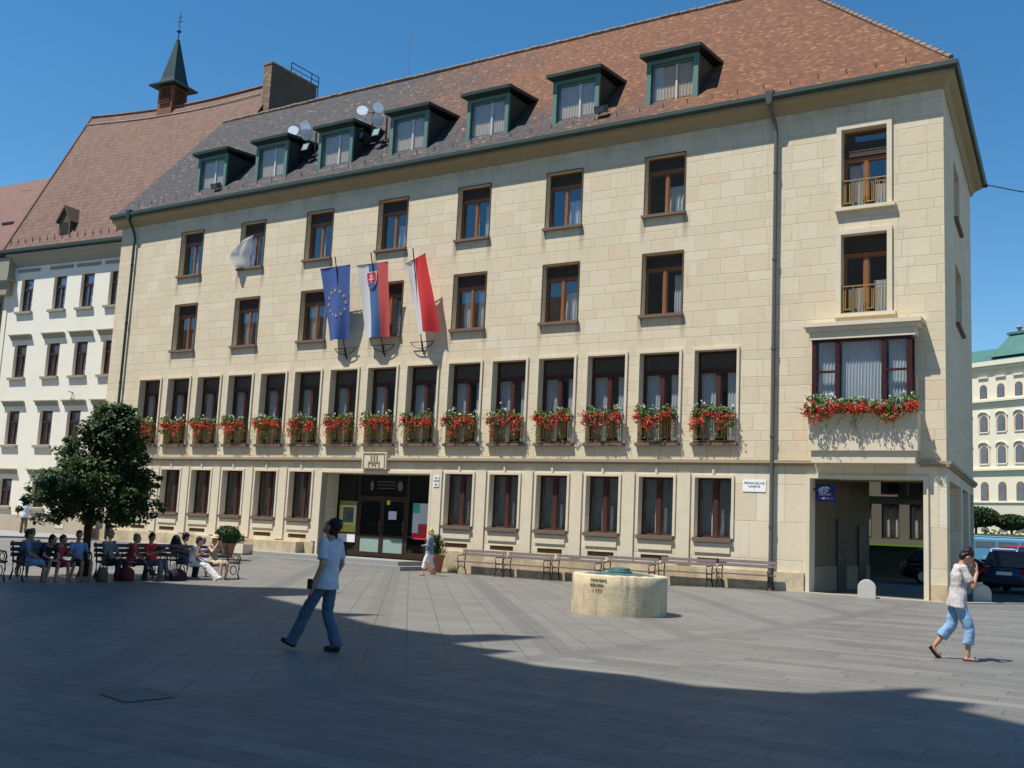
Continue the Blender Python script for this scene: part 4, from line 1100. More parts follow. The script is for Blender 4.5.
# third roof, further left
t3 = thing('neighbour_house', 'low brown roof at the left edge beyond the white house gable', 'building', tuple(TL @ Vector((-9,1,-1.5))))
mb = LB(); mb.add([(-4.72,-.57,14.46),(-16,-.57,14.46),(-16,2.3,19.95),(-4.72,2.3,20.12),(-4.72,6,14.46),(-16,6,14.46)], [(1,0,3,2),(2,3,4,5),(0,4,3)]); rf = mb.build('roof', simple('reddish_tiles', (.19,.11,.09), .85, var=.2, scale=1.5), t3)
mb = LB(); mb.box(-6.6,-5.6,.55,.75,16.75,16.9); mb.box(-7.0,-6.0,1.9,2.1,19.2,19.35); mb.build('roof_hatch', M['iron'], rf)
mb = LB(); mb.box(-16,-6.4,-.0,6,-1.5,14.4); mb.build('wall', M['yellowplaster'], t3)

# ------------------------------------------------------------------ FAR RIGHT BUILDING
A_ = R(-28)
fd = Vector((math.cos(A_), math.sin(A_), 0)); fn = Vector((-math.sin(A_), math.cos(A_), 0))   # fn points away from the camera
TF = Matrix.Translation((22.65,116.38,0)) @ Matrix(((fd.x, fn.x, 0, 0), (fd.y, fn.y, 0, 0), (0,0,1,0), (0,0,0,1)))
def FBm(): m = MB(); m.T = TF; return m
fh = thing('palace_block', 'distant cream four storey building with arched windows and green copper roof', 'building', (22.65,118,-1.5))
xs = [-1.6+2.56*k for k in range(-5, 8)]
def arch(mb, x, z0, z1, w, y0, y1, n=8):
    pts = [(x-w, y0, z0), (x+w, y0, z0)] + [(x+w*math.cos(PI*k/n), y0, z1-w+w*math.sin(PI*k/n)) for k in range(n+1)]
    mb.prism(pts, (0, y1-y0, 0))
mb = FBm(); mb.box(-16,22,0,10,-1.5,24.3); mb.build('wall', M['yellowplaster'], fh)
mb = FBm()
for z0, z1, d in ((19.35,19.62,.45),(10.35,10.6,.4),(6.2,6.35,.2),(24.1,24.7,.7),(23.6,24.1,.4),(18.9,19.3,.15),(2.2,2.4,.2)): mb.box(-16.2,22.2,-d,.0,z0,z1)
for x in xs:
    mb.box(x-.75,x+.75,-.22,0,22.55,22.75); mb.box(x-.8,x+.8,-.15,0,19.64,19.8)
    for z0, z1 in ((19.85,21.72),(15.45,17.62),(11.3,13.62),(6.46,8.92)): mb.box(x-.72,x+.72,-.12,0,z0-.16,z0)
    for zt in (17.62, 13.62):
        mb.tube([(x+.85*math.cos(PI*k/8), -.1, zt-.25+.62*math.sin(PI*k/8)+.12) for k in range(9)], .12, 5)
    mb.box(x-.85,x-.7,-.1,0,11.3,13.3); mb.box(x+.7,x+.85,-.1,0,11.3,13.3); mb.box(x-.85,x-.7,-.1,0,15.5,17.4); mb.box(x+.7,x+.85,-.1,0,15.5,17.4)
for k in range(14): mb.box(-16,22,-.03,0,2.6+.26*k,2.6+.26*k+.2)
mb.build('mouldings', M['paleplaster'], fh)
M['farpane'] = simple('far_glass', (.10,.12,.14), .15, var=.5, scale=.8, spec=.6)
pr_ = {}
for x in xs:
    for (z0, z1, w) in ((19.85,21.72,.52),(15.45,17.62,.56),(11.3,13.62,.56),(6.46,8.92,.56),(1.2,3.1,.6)):
        mb = FBm(); arch(mb, x, z0, z1, w, -.06, .0); f = mb.build('window', simple('far_red_frame', (.22,.07,.05), .6) if 'ff' not in M else M['ff'], fh); M['ff'] = f.data.materials[0]
        mb = FBm(); arch(mb, x, z0+.08, z1-.10, w-.12, -.075, -.062); mb.build('pane', M['farpane'], f)
mb = FBm(); mb.add([(-16,-.6,24.7),(22,-.6,24.7),(22,3,27.0),(-16,3,27.0),(-16,10,24.7),(22,10,24.7)], [(0,1,2,3),(3,2,5,4),(0,3,4),(1,5,2)])
mb.add([(-.3,-.5,25.2),(22,-.5,25.2),(22,2.2,28.4),(.9,2.2,28.4),(-.3,7,25.2),(22,7,25.2),(.9,5,28.4),(22,5,28.4)], [(0,1,2,3),(3,2,7,6),(4,0,3,6),(5,4,6,7)])
mb.box(.6,22,1.9,5.2,28.4,28.7)
mb.build('roof', M['greenroof'], fh)
mb = FBm(); mb.lathe([(.12,0),(.12,.3),(.42,.8),(.3,1.0),(.08,1.1)], (2.4,2.0,28.4), 10); mb.build('roof_urn', M['greytrim'], fh)

# bank with hedge, trees
mb = MB(); T4 = Matrix.Translation((29,72,0)) @ Matrix.Rotation(R(-28), 4, 'Z')
mb.T = T4; mb.prism([(-40,0,-1.5),(60,0,-1.5),(60,.4,1.0),(60,40,3.0),(-40,40,3.0),(-40,.4,1.0)][:1] + [(60,0,-1.5),(60,.4,1.0),(-40,.4,1.0)], (0,0.01,0)) if False else mb.box(-40,60,0,45,-1.6,1.0)
struct(mb.build('grass_bank', simple('grass', (.06,.09,.025), .9, var=.4, scale=1.)))
def leaf_cloud(mb, pts_fn, n, s0, s1, rnd):
    for _ in range(n):
        c = pts_fn(rnd); a = Vector((rnd.gauss(0,1), rnd.gauss(0,1), rnd.gauss(0,.7))).normalized(); b = a.cross(Vector((rnd.gauss(0,1), rnd.gauss(0,1), rnd.gauss(0,1)))).normalized(); s_ = rnd.uniform(s0, s1)
        c = Vector(c); mb.quad(c-a*s_, c-b*s_*.6, c+a*s_, c+b*s_*.6)
def ellipsoid_sampler(c, r, shell=.55):
    def f(rnd):
        while True:
            p = Vector((rnd.uniform(-1,1), rnd.uniform(-1,1), rnd.uniform(-1,1)))
            if shell < p.length < 1 or (p.length < shell and rnd.random() < .15): break
        return (c[0]+p.x*r[0], c[1]+p.y*r[1], c[2]+p.z*r[2])
    return f
hd = MB(); rnd = random.Random(5)
for k in range(34):
    x = -30+2.1*k; h = rnd.uniform(.5,.9)
    hd.T = T4; f = ellipsoid_sampler((x, 1.2+rnd.random(), 1.2), (1.5,.9,h), .5); leaf_cloud(hd, f, 150, .1, .22, rnd)
hd.T = T4; hd.box(-40,50,.6,2.6,.9,1.55)
tag(hd.build('hedge', simple('hedge_leaf', (.07,.10,.03), .7, var=.5, scale=1.)), 'low clipped hedge on the bank below the distant cream building', 'hedge')
def ball_tree(x, y, zb, cz, r, label, seed):
    rnd = random.Random(seed); t = thing('round_tree', label, 'tree', (x, y, zb), 'round clipped trees before the cream building')
    mb = MB(); mb.tube([(x,y,zb),(x+.05,y,cz-r[2]*.5)], [.14,.10], 7); mb.build('trunk', M['bark'], t)
    mb = MB(); leaf_cloud(mb, ellipsoid_sampler((x,y,cz), r, .7), 2600, .10, .2, rnd); mb.ell((x,y,cz), tuple(q*.78 for q in r), 12, 8)
    mb.build('crown', simple('ball_leaf', (.030,.055,.015), .7, var=.5, scale=1.5), t)
ball_tree(26.3, 76.0, .9, 3.15, (2.2,2.2,1.0), 'larger dark round tree left, before the distant cream building', 1)
ball_tree(29.3, 76.5, .9, 2.75, (1.5,1.5,.75), 'smaller round tree right, before the distant cream building', 2)

# ------------------------------------------------------------------ TREE on the square
def square_tree(loc, sc_):
    x, y, z = 0., 0., 0.; rnd = random.Random(11)
    t = thing('leafy_tree', 'dense dark green tree behind the occupied benches on the left', 'tree', (0,0,0))
    mb = MB()
    mb.tube([(x,y,z),(x+.02,y,z+.6),(x-.02,y,z+1.3),(x+.05,y+.03,z+2.1),(x+.1,y,z+3.0),(x+.15,y,z+4.0)], [.13,.11,.105,.10,.07,.03], 10)
    for k in range(16):
        a = rnd.uniform(0, 2*PI); h = z+1.5+k*.15; L = 1.7*(1-(k/16)*.65)
        e = Vector((math.cos(a)*L, math.sin(a)*L, .35+rnd.random()*.4)); p = Vector((x+.03, y, h))
        mb.tube([p, p+e*.5+Vector((0,0,.12)), p+e], [.045,.03,.012], 6)
    mb.build('trunk', M['bark'], t, smooth=True)
    mb = MB()
    # image-left is (-.84,-.54); blobs given as (lateral, depth, height, radius)
    r_ = Vector((.842,.539,0)); f_ = Vector((-.539,.842,0))
    blobs = []
    def prof(h):  # half width and lateral centre of the crown against height above ground
        tab = [(1.45,1.35,.1),(1.8,1.72,.1),(2.3,1.76,.06),(2.8,1.56,.14),(3.3,1.22,.2),(3.8,.98,.32),(4.25,.72,.4),(4.75,.36,.42)]
        for (h0,w0,c0),(h1,w1,c1) in zip(tab, tab[1:]):
            if h <= h1: k = max(0,(h-h0)/(h1-h0)); return w0+(w1-w0)*k, c0+(c1-c0)*k
        return .2, .45
    for k in range(330):
        h = 1.5 + 3.2*rnd.random()**1.15
        w, c = prof(h); a = rnd.uniform(0, 2*PI); q = w*math.sqrt(rnd.uniform(.15,1))*rnd.uniform(.85,1.04)
        lat = c + q*math.cos(a); dep = q*math.sin(a)*.95
        p = Vector((x,y,z+h)) + r_*lat + f_*dep
        blobs.append((p, rnd.uniform(.18,.36)))
    for k in range(22):   # stray sprigs that break the outline
        h = 1.55 + 2.9*rnd.random(); w, c = prof(h); a = rnd.uniform(0, 2*PI); q = w*rnd.uniform(1.02,1.16)
        blobs.append((Vector((x,y,z+h)) + r_*(c+q*math.cos(a)) + f_*(q*math.sin(a)), rnd.uniform(.08,.16)))
    for p, br in blobs:
        n = int(32+br*130)
        for _ in range(n):
            d = Vector((rnd.gauss(0,1), rnd.gauss(0,1), rnd.gauss(0,1))).normalized()*br*rnd.uniform(.55,1.05); d.z *= .7
            c = p + d; up = (d.normalized()*.5 + Vector((rnd.gauss(0,.5), rnd.gauss(0,.5), .9))).normalized()
            a = up.cross(Vector((rnd.gauss(0,1), rnd.gauss(0,1), rnd.gauss(0,1)))).normalized(); b = up.cross(a); s_ = rnd.uniform(.032,.078)
            c.z -= .0; mb.quad(c-a*s_, c-b*s_*.7-a*s_*.2, c+b*.0+a*s_*1.15-Vector((0,0,s_*.35)), c+b*s_*.7-a*s_*.2)
    m = Mat('tree_leaf', .5, spec=.45); n = m.noise(2.2, 3); col = m.ramp(n, [(.25,(.020,.044,.014)),(.5,(.034,.070,.018)),(.75,(.058,.105,.026))]); m.col(col)
    tr = m.nt.nodes.new('ShaderNodeBsdfTranslucent'); tr.inputs[0].default_value = (.05,.10,.015,1); mx = m.nt.nodes.new('ShaderNodeMixShader'); mx.inputs[0].default_value = .3
    out = m.nt.nodes['Material Output']; m.nt.links.new(m.b.outputs[0], mx.inputs[1]); m.nt.links.new(tr.outputs[0], mx.inputs[2]); m.nt.links.new(mx.outputs[0], out.inputs[0])
    mb.build('crown', m.m, t)
    t.location = loc; t.scale = (sc_, sc_, sc_)
square_tree((19.2, -15.08, -1.69), .91)

# ------------------------------------------------------------------ potted plants
def pot(x, y, z, r, h, ch, label, seed, spiky=False):
    t = thing('potted_shrub', label, 'potted plant', (x, y, z), 'terracotta pots by the wall')
    mb = MB(); mb.lathe([(r*.68,0),(r*.72,.03),(r*.98,h*.86),(r*1.08,h*.87),(r*1.08,h),(r*.95,h),(r*.92,h-.06)], (x,y,z), 24); p = mb.build('pot', M['terracotta'], t, smooth=False)
    mb = MB(); mb.lathe([(r*.9,0),(r*.9,.02)], (x,y,z+h-.07), 20); mb.build('soil', M['bark'], p)
    rnd = random.Random(seed); mb = MB()
    if spiky:
        for _ in range(900):
            a = rnd.uniform(0,2*PI); l = rnd.uniform(.1,1.); c = Vector((x+math.cos(a)*l*.42, y+math.sin(a)*l*.42, z+h+rnd.uniform(0,ch)*(1-l*.4)))
            d = Vector((math.cos(a), math.sin(a), rnd.uniform(.2,1.4))).normalized()*rnd.uniform(.08,.16); w = d.cross(Vector((0,0,1))).normalized()*.025
            mb.quad(c-w, c+d*.6-w*.6, c+d, c+w)
    else:
        mb.ell((x,y,z+h+ch*.42), (r*1.28,r*1.28,ch*.46), 14, 10)
        leaf_cloud(mb, ellipsoid_sampler((x,y,z+h+ch*.42), (r*1.5,r*1.5,ch*.56), .82), 2600, .025, .05, rnd)
    mb.build('foliage', M['shrubleaf'], t)
pot(13.1, -4.75, -1.56, .31, .54, .64, 'round clipped shrub in a terracotta pot behind the left benches', 3)
pot(19.75, -.9, -1.70, .34, .62, .75, 'bushy plant in a terracotta pot right of the entrance steps', 4, True)
t = thing('stone_planter', 'low pale stone trough with a small plant behind the round shrub pot', 'planter', (10.2, -1.6, -1.5))
mb = MB(); mb.box(9.4,11.1,-2.05,-1.5,-1.5,-1.12); mb.build('trough', M['trim'], t)
mb = MB(); leaf_cloud(mb, ellipsoid_sampler((10.55,-1.8,-.95), (.3,.25,.25), .3), 350, .03, .06, random.Random(9)); mb.build('foliage', M['shrubleaf'], t)

# ------------------------------------------------------------------ WELL
w = thing('stone_well', 'round carved sandstone well with a green metal lid in the square', 'well', (32.9, -11.0, -1.7))
def wellstone():
    m = Mat('well_sandstone', .9); n = m.noise(2.4, 5, .7); n2 = m.noise(14, 4, .7)
    col = m.ramp(n, [(.3,(.42,.34,.21)),(.5,(.52,.435,.29)),(.7,(.60,.52,.37))]); s = m.noise(1.6, 4, .6, stretch=(3,3,.35))
    col = m.mix(s.smooth(.52,.75)*.75, col, (.17,.135,.08)); m.col(col); m.bump(n2*.7 + m.noise(5,5)*.5, .6, .02); return m.m
# ring: outer radius derived from its visible width
wc = Vector((32.42, -11.42, -1.7)); w.location = wc
RW, HW = 1.02, .83
mb = MB(); n = 64; prof = [(RW*.985,-.1),(RW,.02),(RW*1.0,HW*.3),(RW*1.0,HW*.7),(RW,HW-.03),(RW-.03,HW),(RW-.24,HW),(RW-.26,HW-.04),(RW-.26,HW-.25)]
vs = []
for j, (r, h) in enumerate(prof):
    for k in range(n): t_ = 2*PI*k/n; rr = r+.0025*math.sin(k*2.3+j); vs.append((wc.x+rr*math.cos(t_), wc.y+rr*math.sin(t_), wc.z+h+(.006*math.sin(k*1.7) if j in (4,5,6) else 0)))
mb.add(vs, [(j*n+k, j*n+(k+1)%n, (j+1)*n+(k+1)%n, (j+1)*n+k) for j in range(len(prof)-1) for k in range(n)])
ring = mb.build('stone_ring', wellstone(), w, smooth=True)
mb = MB(); mb.lathe([(RW-.27,HW-.06),(RW-.27,HW-.0),(RW-.42,HW+.012),(.45,HW+.03)], tuple(wc), 40); lid = mb.build('lid', M['verdigris'], w)
mb = MB(); mb.lathe([(.27,HW+.02),(.27,HW+.06),(.23,HW+.07),(.21,HW+.13),(.15,HW+.145)], tuple(wc), 24); mb.build('lid_boss', M['verdigris'], lid)
# carved lines (letters wrap on the curved face)
toC = Vector((C0.x-wc.x, C0.y-wc.y)); a0 = math.atan2(toC.y, toC.x)
mb = MB(); rnd = random.Random(2)
def stroke(a, z, da, dz, wd=.012):
    p = lambda a_, z_: Vector((wc.x+(RW+.010)*math.cos(a_), wc.y+(RW+.010)*math.sin(a_), wc.z+z_))
    A1, B1 = p(a, z), p(a+da, z+dz); mb.tube([A1, B1], wd*.5, 5)
for row, (zr, cnt) in enumerate(((.70,9),(.60,8))):
    for k in range(cnt):
        a = a0 - .62 + .040*k + (.0 if row == 0 else -.01)
        stroke(a, zr, .006, .05); stroke(a, zr+.05*rnd.random(), .022, .0)
        if rnd.random() < .6: stroke(a+.018, zr, .0, .05)
a = a0-.56; stroke(a,.47,.0,.07)
for k in range(3): stroke(a+.05+.055*k,.54,.035,.0); stroke(a+.085+.055*k,.54,-.02,-.07)
mb.build('inscription', simple('carved_shadow', (.16,.12,.08), .9), ring)
# ------------------------------------------------------------------ bollards
for k, (x, y) in enumerate(((34.97,-.62),(37.68,1.75))):
    mb = MB(); z = -1.52; r, h = .25, .30
    pts = [(-r,0),(r,0)] + [(r*math.cos(PI*i/14), h+ r*.98*math.sin(PI*i/14)) for i in range(15)]
    T = Matrix.Translation((x, y, z)) @ Matrix.Rotation(R(14), 4, 'Z'); mb.T = T
    for s0, s1, q in ((-.15,-.11,.94),(-.11,.11,1.),(.11,.15,.94)):
        mb.prism([(a*q, s0+.0005, b*q if b > 0 else 0) for a, b in pts], (0, s1-s0-.001, 0))
    tag(mb.build('stone_bollard', M['bollard']), ('pale rounded stone bollard in front of the passage opening','pale rounded stone bollard on the kerb beside the building corner')[k], 'bollard', 'rounded stone bollards')

# manhole
mh = thing('manhole_cover', 'square manhole cover with a dark metal rim set in the shaded paving', 'manhole cover', (34.43,-25.45,-1.7))
cs = [Vector(p) for p in ((34.14,-25.65,-1.694),(34.68,-25.77,-1.694),(34.75,-25.28,-1.694),(34.14,-25.1,-1.694))]
ctr = sum(cs, Vector())/4
mb = MB()
for k in range(4):
    a, b = cs[k], cs[(k+1)%4]; mb.quad(a, b, ctr+(b-ctr)*.88, ctr+(a-ctr)*.88)
mb.build('rim', M['iron'], mh)
mb = MB(); mb.quad(*[ctr+(c-ctr)*.879 for c in cs]); mb.build('lid', simple('manhole_stone', (.19,.18,.165), .8), mh)

# ------------------------------------------------------------------ benches
def wall_bench(x0, y, z, label):
    L = 1.86; t = thing('slatted_bench', label, 'bench', (x0+L/2, y, z), 'benches along the town hall wall')
    mb = MB()
    for k in range(3): mb.box(x0, x0+L, y-.46+.13*k, y-.36+.13*k, z+.43, z+.465)
    mb.build('seat', M['benchwood'], t)
    mb = MB()
    for k in range(2): mb.prism([(x0,y-.02+.03*k,z+.66+.12*k),(x0,y+.01+.03*k,z+.66+.12*k),(x0,y+.035+.03*k,z+.755+.12*k),(x0,y+.005+.03*k,z+.755+.12*k)], (L,0,0))
    mb.build('backrest', M['benchwood'], t)
    for xx in (x0+.12, x0+L-.12):
        mb = MB()
        mb.tube([(xx,y-.5,z),(xx,y-.42,z+.22),(xx,y-.45,z+.43)], .02, 6); mb.tube([(xx,y+.10,z),(xx,y-.02,z+.25),(xx,y-.02,z+.45),(xx,y+.06,z+.88)], .02, 6)
        mb.tube([(xx,y-.45,z+.42),(xx,y-.02,z+.42)], .018, 6)
        mb.tube([(xx,y-.43,z+.44),(xx,y-.50,z+.56),(xx,y-.44,z+.66),(xx,y-.25,z+.66),(xx,y+.02,z+.68)], .018, 6)
        mb.tube([(xx,y-.40,z+.2),(xx,y-.25,z+.32),(xx,y-.05,z+.2)], .013, 5)
        mb.build('leg', M['iron'], t)
    return t
wl = ['slatted bench by the wall, first to the right of the terracotta pot','second slatted bench by the wall from the terracotta pot','slatted bench by the wall, third from the pot, left of the well','slatted bench by the wall directly behind the well lid','slatted bench by the wall just right of the well','rightmost slatted bench by the wall, beside the grey downpipe']
for k in range(6):
    x = 20.62 + 1.955*k; wall_bench(x, -.42, gz(x+1,-.8)+.0, wl[k])

ub = Vector((.10, .995, 0)).normalized(); nb = Vector((.995,-.10,0)).normalized()   # bench row direction and facing direction
def park_bench(c, label, L=1.75, facing=1):
    z = gz(c[0], c[1]); t = thing('park_bench', label, 'bench', (c[0], c[1], z), 'park benches under the tree')
    F = nb*facing; T = Matrix(((F.x, ub.x, 0, c[0]), (F.y, ub.y, 0, c[1]), (0,0,1,z), (0,0,0,1)))
    def B(): m = MB(); m.T = T; return m
    mb = B()
    for k in range(4): mb.box(-.22+.12*k, -.13+.12*k, -L/2, L/2, .42, .455)
    mb.build('seat', M['benchwood'], t)
    mb = B()
    for k in range(3): mb.box(-.30-.035*k, -.275-.035*k, -L/2, L/2, .53+.12*k, .62+.12*k)
    mb.build('backrest', M['benchwood'], t)
    for yy in (-L/2+.06, L/2-.06):
        mb = B()
        mb.tube([(.27,yy,0),(.20,yy,.12),(.24,yy,.28),(.22,yy,.42)], .022, 6); mb.tube([(-.34,yy,0),(-.24,yy,.2),(-.26,yy,.45),(-.38,yy,.88)], .022, 6); mb.tube([(.22,yy,.41),(-.26,yy,.41)], .02, 6)
        mb.tube([(.22,yy,.42),(.26,yy,.56),(.18,yy,.66),(.0,yy,.66),(-.30,yy,.68)], .02, 6)
        mb.tube([(.05+.11*math.cos(t_), yy, .54+.09*math.sin(t_)) for t_ in [2*PI*i/12 for i in range(13)]], .013, 5)
        mb.tube([(.0+.13*math.cos(t_), yy, .22+.12*math.sin(t_)) for t_ in [2*PI*i/12 for i in range(13)]], .013, 5)
        mb.build('leg', M['iron'], t)
    return t
def rowpt(k, off=0.):   # k metres along the row from the left end
    p = Vector((20.15, -19.45, 0)) + ub*k + nb*off; return (p.x, p.y)
bl_ = ['empty iron park bench at the left edge of the photo','park bench under the blue shirted sitters on the left','park bench in the middle of the row under the red shirted sitters','rightmost park bench with curled iron arms under the woman in white']
for k, s_ in enumerate((.60, 2.65, 4.72, 6.98)): park_bench(rowpt(s_), bl_[k])
pb = park_bench(rowpt(5.9, -1.1), 'park bench facing the building behind the front row', facing=-1)

# ------------------------------------------------------------------ PEOPLE
def capsule(mb, a, b, ra, rb, n=10):
    a = Vector(a); b = Vector(b); d = (b-a); L = d.length
    if L < 1e-5: return
    d.normalize(); ref = Vector((0,0,1)) if abs(d.z) < .9 else Vector((1,0,0)); x = d.cross(ref).normalized(); y = d.cross(x)
    rings = []
    for k in range(1, 4): t = PI/2*k/4; rings.append((a - d*ra*math.cos(t), ra*math.sin(t)))
    rings += [(a, ra), (b, rb)]
    for k in range(3, 0, -1): t = PI/2*k/4; rings.append((b + d*rb*math.cos(t), rb*math.sin(t)))
    vs = [a-d*ra]
    for c, r in rings:
        for k in range(n): t = 2*PI*k/n; vs.append(c+x*r*math.cos(t)+y*r*math.sin(t))
    vs.append(b+d*rb); L_ = len(vs)-1; m = len(rings)
    fs = [(0, 1+(k+1)%n, 1+k) for k in range(n)] + [(L_, L_-n+k, L_-n+(k+1)%n) for k in range(n)]
    fs += [(1+i*n+k, 1+i*n+(k+1)%n, 1+(i+1)*n+(k+1)%n, 1+(i+1)*n+k) for i in range(m-1) for k in range(n)]
    mb.add(vs, fs)
def loft(mb, secs, side, n=14):
    """secs: (centre, r_side, r_front); side: unit vector"""
    vs = []; m = len(secs); pts = [Vector(s_[0]) for s_ in secs]; 
    for i, (c, rs, rf) in enumerate(secs):
        a = pts[max(0,i-1)]; b = pts[min(m-1,i+1)]; d = (b-a).normalized(); s1 = (side - d*side.dot(d)).normalized(); f1 = d.cross(s1)
        for k in range(n): t = 2*PI*k/n; vs.append(pts[i]+s1*rs*math.cos(t)+f1*rf*math.sin(t))
    fs = [(i*n+k, i*n+(k+1)%n, (i+1)*n+(k+1)%n, (i+1)*n+k) for i in range(m-1) for k in range(n)] + [tuple(range(n))[::-1], tuple((m-1)*n+k for k in range(n))]
    mb.add(vs, fs)
TEX = {}
def remesh(mb, name, mat, parent, vox, smooth_it=4, disp=0., size=.1):
    me = bpy.data.meshes.new('tmp'); me.from_pydata([tuple(v) for v in mb.v], [], mb.f); me.update()
    o = bpy.data.objects.new('tmp', me); COL.objects.link(o)
    r = o.modifiers.new('r', 'REMESH'); r.mode = 'VOXEL'; r.voxel_size = vox
    s_ = o.modifiers.new('s', 'SMOOTH'); s_.iterations = smooth_it; s_.factor = .5
    if disp:
        if size not in TEX: tx = bpy.data.textures.new('fold_noise', 'CLOUDS'); tx.noise_scale = size; tx.noise_depth = 2; TEX[size] = tx
        dm = o.modifiers.new('d', 'DISPLACE'); dm.texture = TEX[size]; dm.strength = disp; dm.mid_level = .45; dm.texture_coords = 'GLOBAL'
    dg = bpy.context.evaluated_depsgraph_get(); dg.update(); m2 = bpy.data.meshes.new_from_object(o.evaluated_get(dg)); bpy.data.objects.remove(o)
    m2.name = name; off = wloc(parent); m2.transform(Matrix.Translation(-off)); m2.materials.clear(); m2.materials.append(mat)
    m2.polygons.foreach_set('use_smooth', [True]*len(m2.polygons))
    q = bpy.data.objects.new(name, m2); COL.objects.link(q); q.parent = parent; return q
SK = [simple('skin_tan', (.42,.22,.14), .55, var=.08), simple('skin_pale', (.55,.33,.23), .55, var=.08)]
def cloth(name, c, var=.2): return simple(name, c, .9, var=var, scale=9, bump=.35)
POSE = {
 'stand': dict(pel=(0,0,.93), chest=(0,0,1.30), neck=(.0,0,1.47), head=(.02,0,1.62), look=(1,0,0), shL=(0,.19,1.42), elL=(.0,.26,1.13), wrL=(.08,.26,.88), shR=(0,-.19,1.42), elR=(0,-.26,1.13), wrR=(.08,-.26,.88), knL=(.03,.10,.50), anL=(0,.11,.09), knR=(.03,-.10,.50), anR=(0,-.11,.09)),
 'sit': dict(pel=(0,0,.55), chest=(-.04,0,.90), neck=(-.03,0,1.08), head=(.0,0,1.24), look=(1,0,0), shL=(-.03,.19,1.02), elL=(.08,.25,.76), wrL=(.30,.14,.66), shR=(-.03,-.19,1.02), elR=(.08,-.25,.76), wrR=(.30,-.14,.66), knL=(.46,.13,.54), anL=(.42,.13,.09), knR=(.46,-.13,.54), anR=(.44,-.13,.09)),
}
def pose(base, **kw): p = dict(POSE[base]); p.update(kw); return p
def person(label, loc, heading, H, p, top, bottom, hair, shoes, skin=0, sleeve='short', legs='long', vox=.016, hat=None, extras=(), group=None, hairlong=False, female=False):
    k = H/1.75; t = thing('person', label, 'person', loc, group)
    T = Matrix.Translation(loc) @ Matrix.Rotation(R(heading), 4, 'Z') @ Matrix.Scale(k, 4)
    Q = {n: Vector(v) for n, v in p.items()}
    def mbT(): m = MB(); m.T = T; return m
    side = (Q['shL']-Q['shR']).normalized(); upv = (Q['neck']-Q['pel']).normalized(); fwd = side.cross(upv).normalized()
    hipL = Q['pel']+Vector((0,.09,-.02)); hipR = Q['pel']+Vector((0,-.09,-.02)); look = Q['look'].normalized()
    sw = .92 if female else 1.
    # ---------------- body
    b = mbT()
    hd = Q['head']; hs = look.cross(Vector((0,0,1))).normalized() if abs(look.z) < .95 else side; hu = hs.cross(look).normalized()
    if hu.z < 0: hu = -hu; hs = -hs
    # skull and jaw
    T0 = b.T; b.T = T0 @ Matrix(((look.x, hs.x, hu.x, hd.x), (look.y, hs.y, hu.y, hd.y), (look.z, hs.z, hu.z, hd.z), (0,0,0,1)))
    b.ell((-.01,0,.02), (.098,.076,.105), 14, 10); b.ell((.03,0,-.05), (.062,.055,.072), 12, 8)
    b.ell((.097,0,-.012), (.018,.014,.026), 8, 6); b.ell((.075,0,-.105), (.022,.028,.018), 8, 6); b.ell((.088,0,-.062), (.012,.024,.010), 8, 6)
    for s1 in (-1, 1): b.ell((-.01,s1*.08,-.01), (.022,.010,.030), 8, 6); b.ell((.075,s1*.032,.028), (.02,.024,.010), 8, 6)
    b.T = T0
    capsule(b, Q['neck']-upv*.04, hd-hu*.06-look*.02, .055*sw, .052*sw)
    loft(b, [(Q['pel']-upv*.06, .13, .09), (Q['pel']+upv*.05, .15, .10), (Q['pel'].lerp(Q['chest'],.5), .125*sw, .085), (Q['chest'], .155*sw, .10), (Q['chest'].lerp(Q['neck'],.62), .165*sw, .085), (Q['neck'], .06, .055)], side)
    for s_ in 'LR':
        sh, el, wr = Q['sh'+s_], Q['el'+s_], Q['wr'+s_]
        capsule(b, sh, el, .050*sw, .038*sw); capsule(b, el, wr, .038*sw, .026)
        hip = hipL if s_ == 'L' else hipR; kn, an = Q['kn'+s_], Q['an'+s_]
        capsule(b, hip, kn, .082, .054); capsule(b, kn, kn.lerp(an,.4)+ (kn-an).cross(side).normalized()*.0, .052, .050); capsule(b, kn.lerp(an,.35), an, .052, .034)
        tdir = Q.get('toe'+s_) or Vector((1,0,-.0)); tdir = tdir.normalized()
        capsule(b, an+Vector((-.02,0,-.045)), an+tdir*.13+Vector((0,0,-.055)), .034, .028)
        # hand: palm, four unequal bent fingers, thumb from the side of the palm
        fdir = Q.get('hd'+s_); fdir = fdir.normalized() if fdir else (wr-el).normalized()
        pn = fdir.cross(side); pn = pn.normalized() if pn.length > .1 else Vector((0,0,1)); sv = fdir.cross(pn).normalized()
        sg_ = 1 if s_ == 'L' else -1
        palm = wr + fdir*.05; loft(b, [(wr, .026, .02), (wr+fdir*.04, .038, .016), (wr+fdir*.085, .040, .014)], sv, 10)
        curl = -pn*sg_ if False else fwd*.0 + pn*.35
        for q, ln in enumerate((.062,.072,.067,.052)):
            o = wr + fdir*.08 + sv*(-.03+.02*q); m1 = o + (fdir+curl*.3).normalized()*ln*.55; e1 = m1 + (fdir+curl*1.1).normalized()*ln*.5
            capsule(b, o, m1, .0095, .009, 6); capsule(b, m1, e1, .009, .008, 6)
        th = wr + fdir*.025 - sv*.03; capsule(b, th, th+(fdir*.7-sv*.7+curl*.4).normalized()*.045, .011, .010, 6); th2 = th+(fdir*.7-sv*.7+curl*.4).normalized()*.045; capsule(b, th2, th2+(fdir+curl*.5).normalized()*.03, .010, .008, 6)
    remesh(b, 'body', SK[skin], t, vox*k, 2)
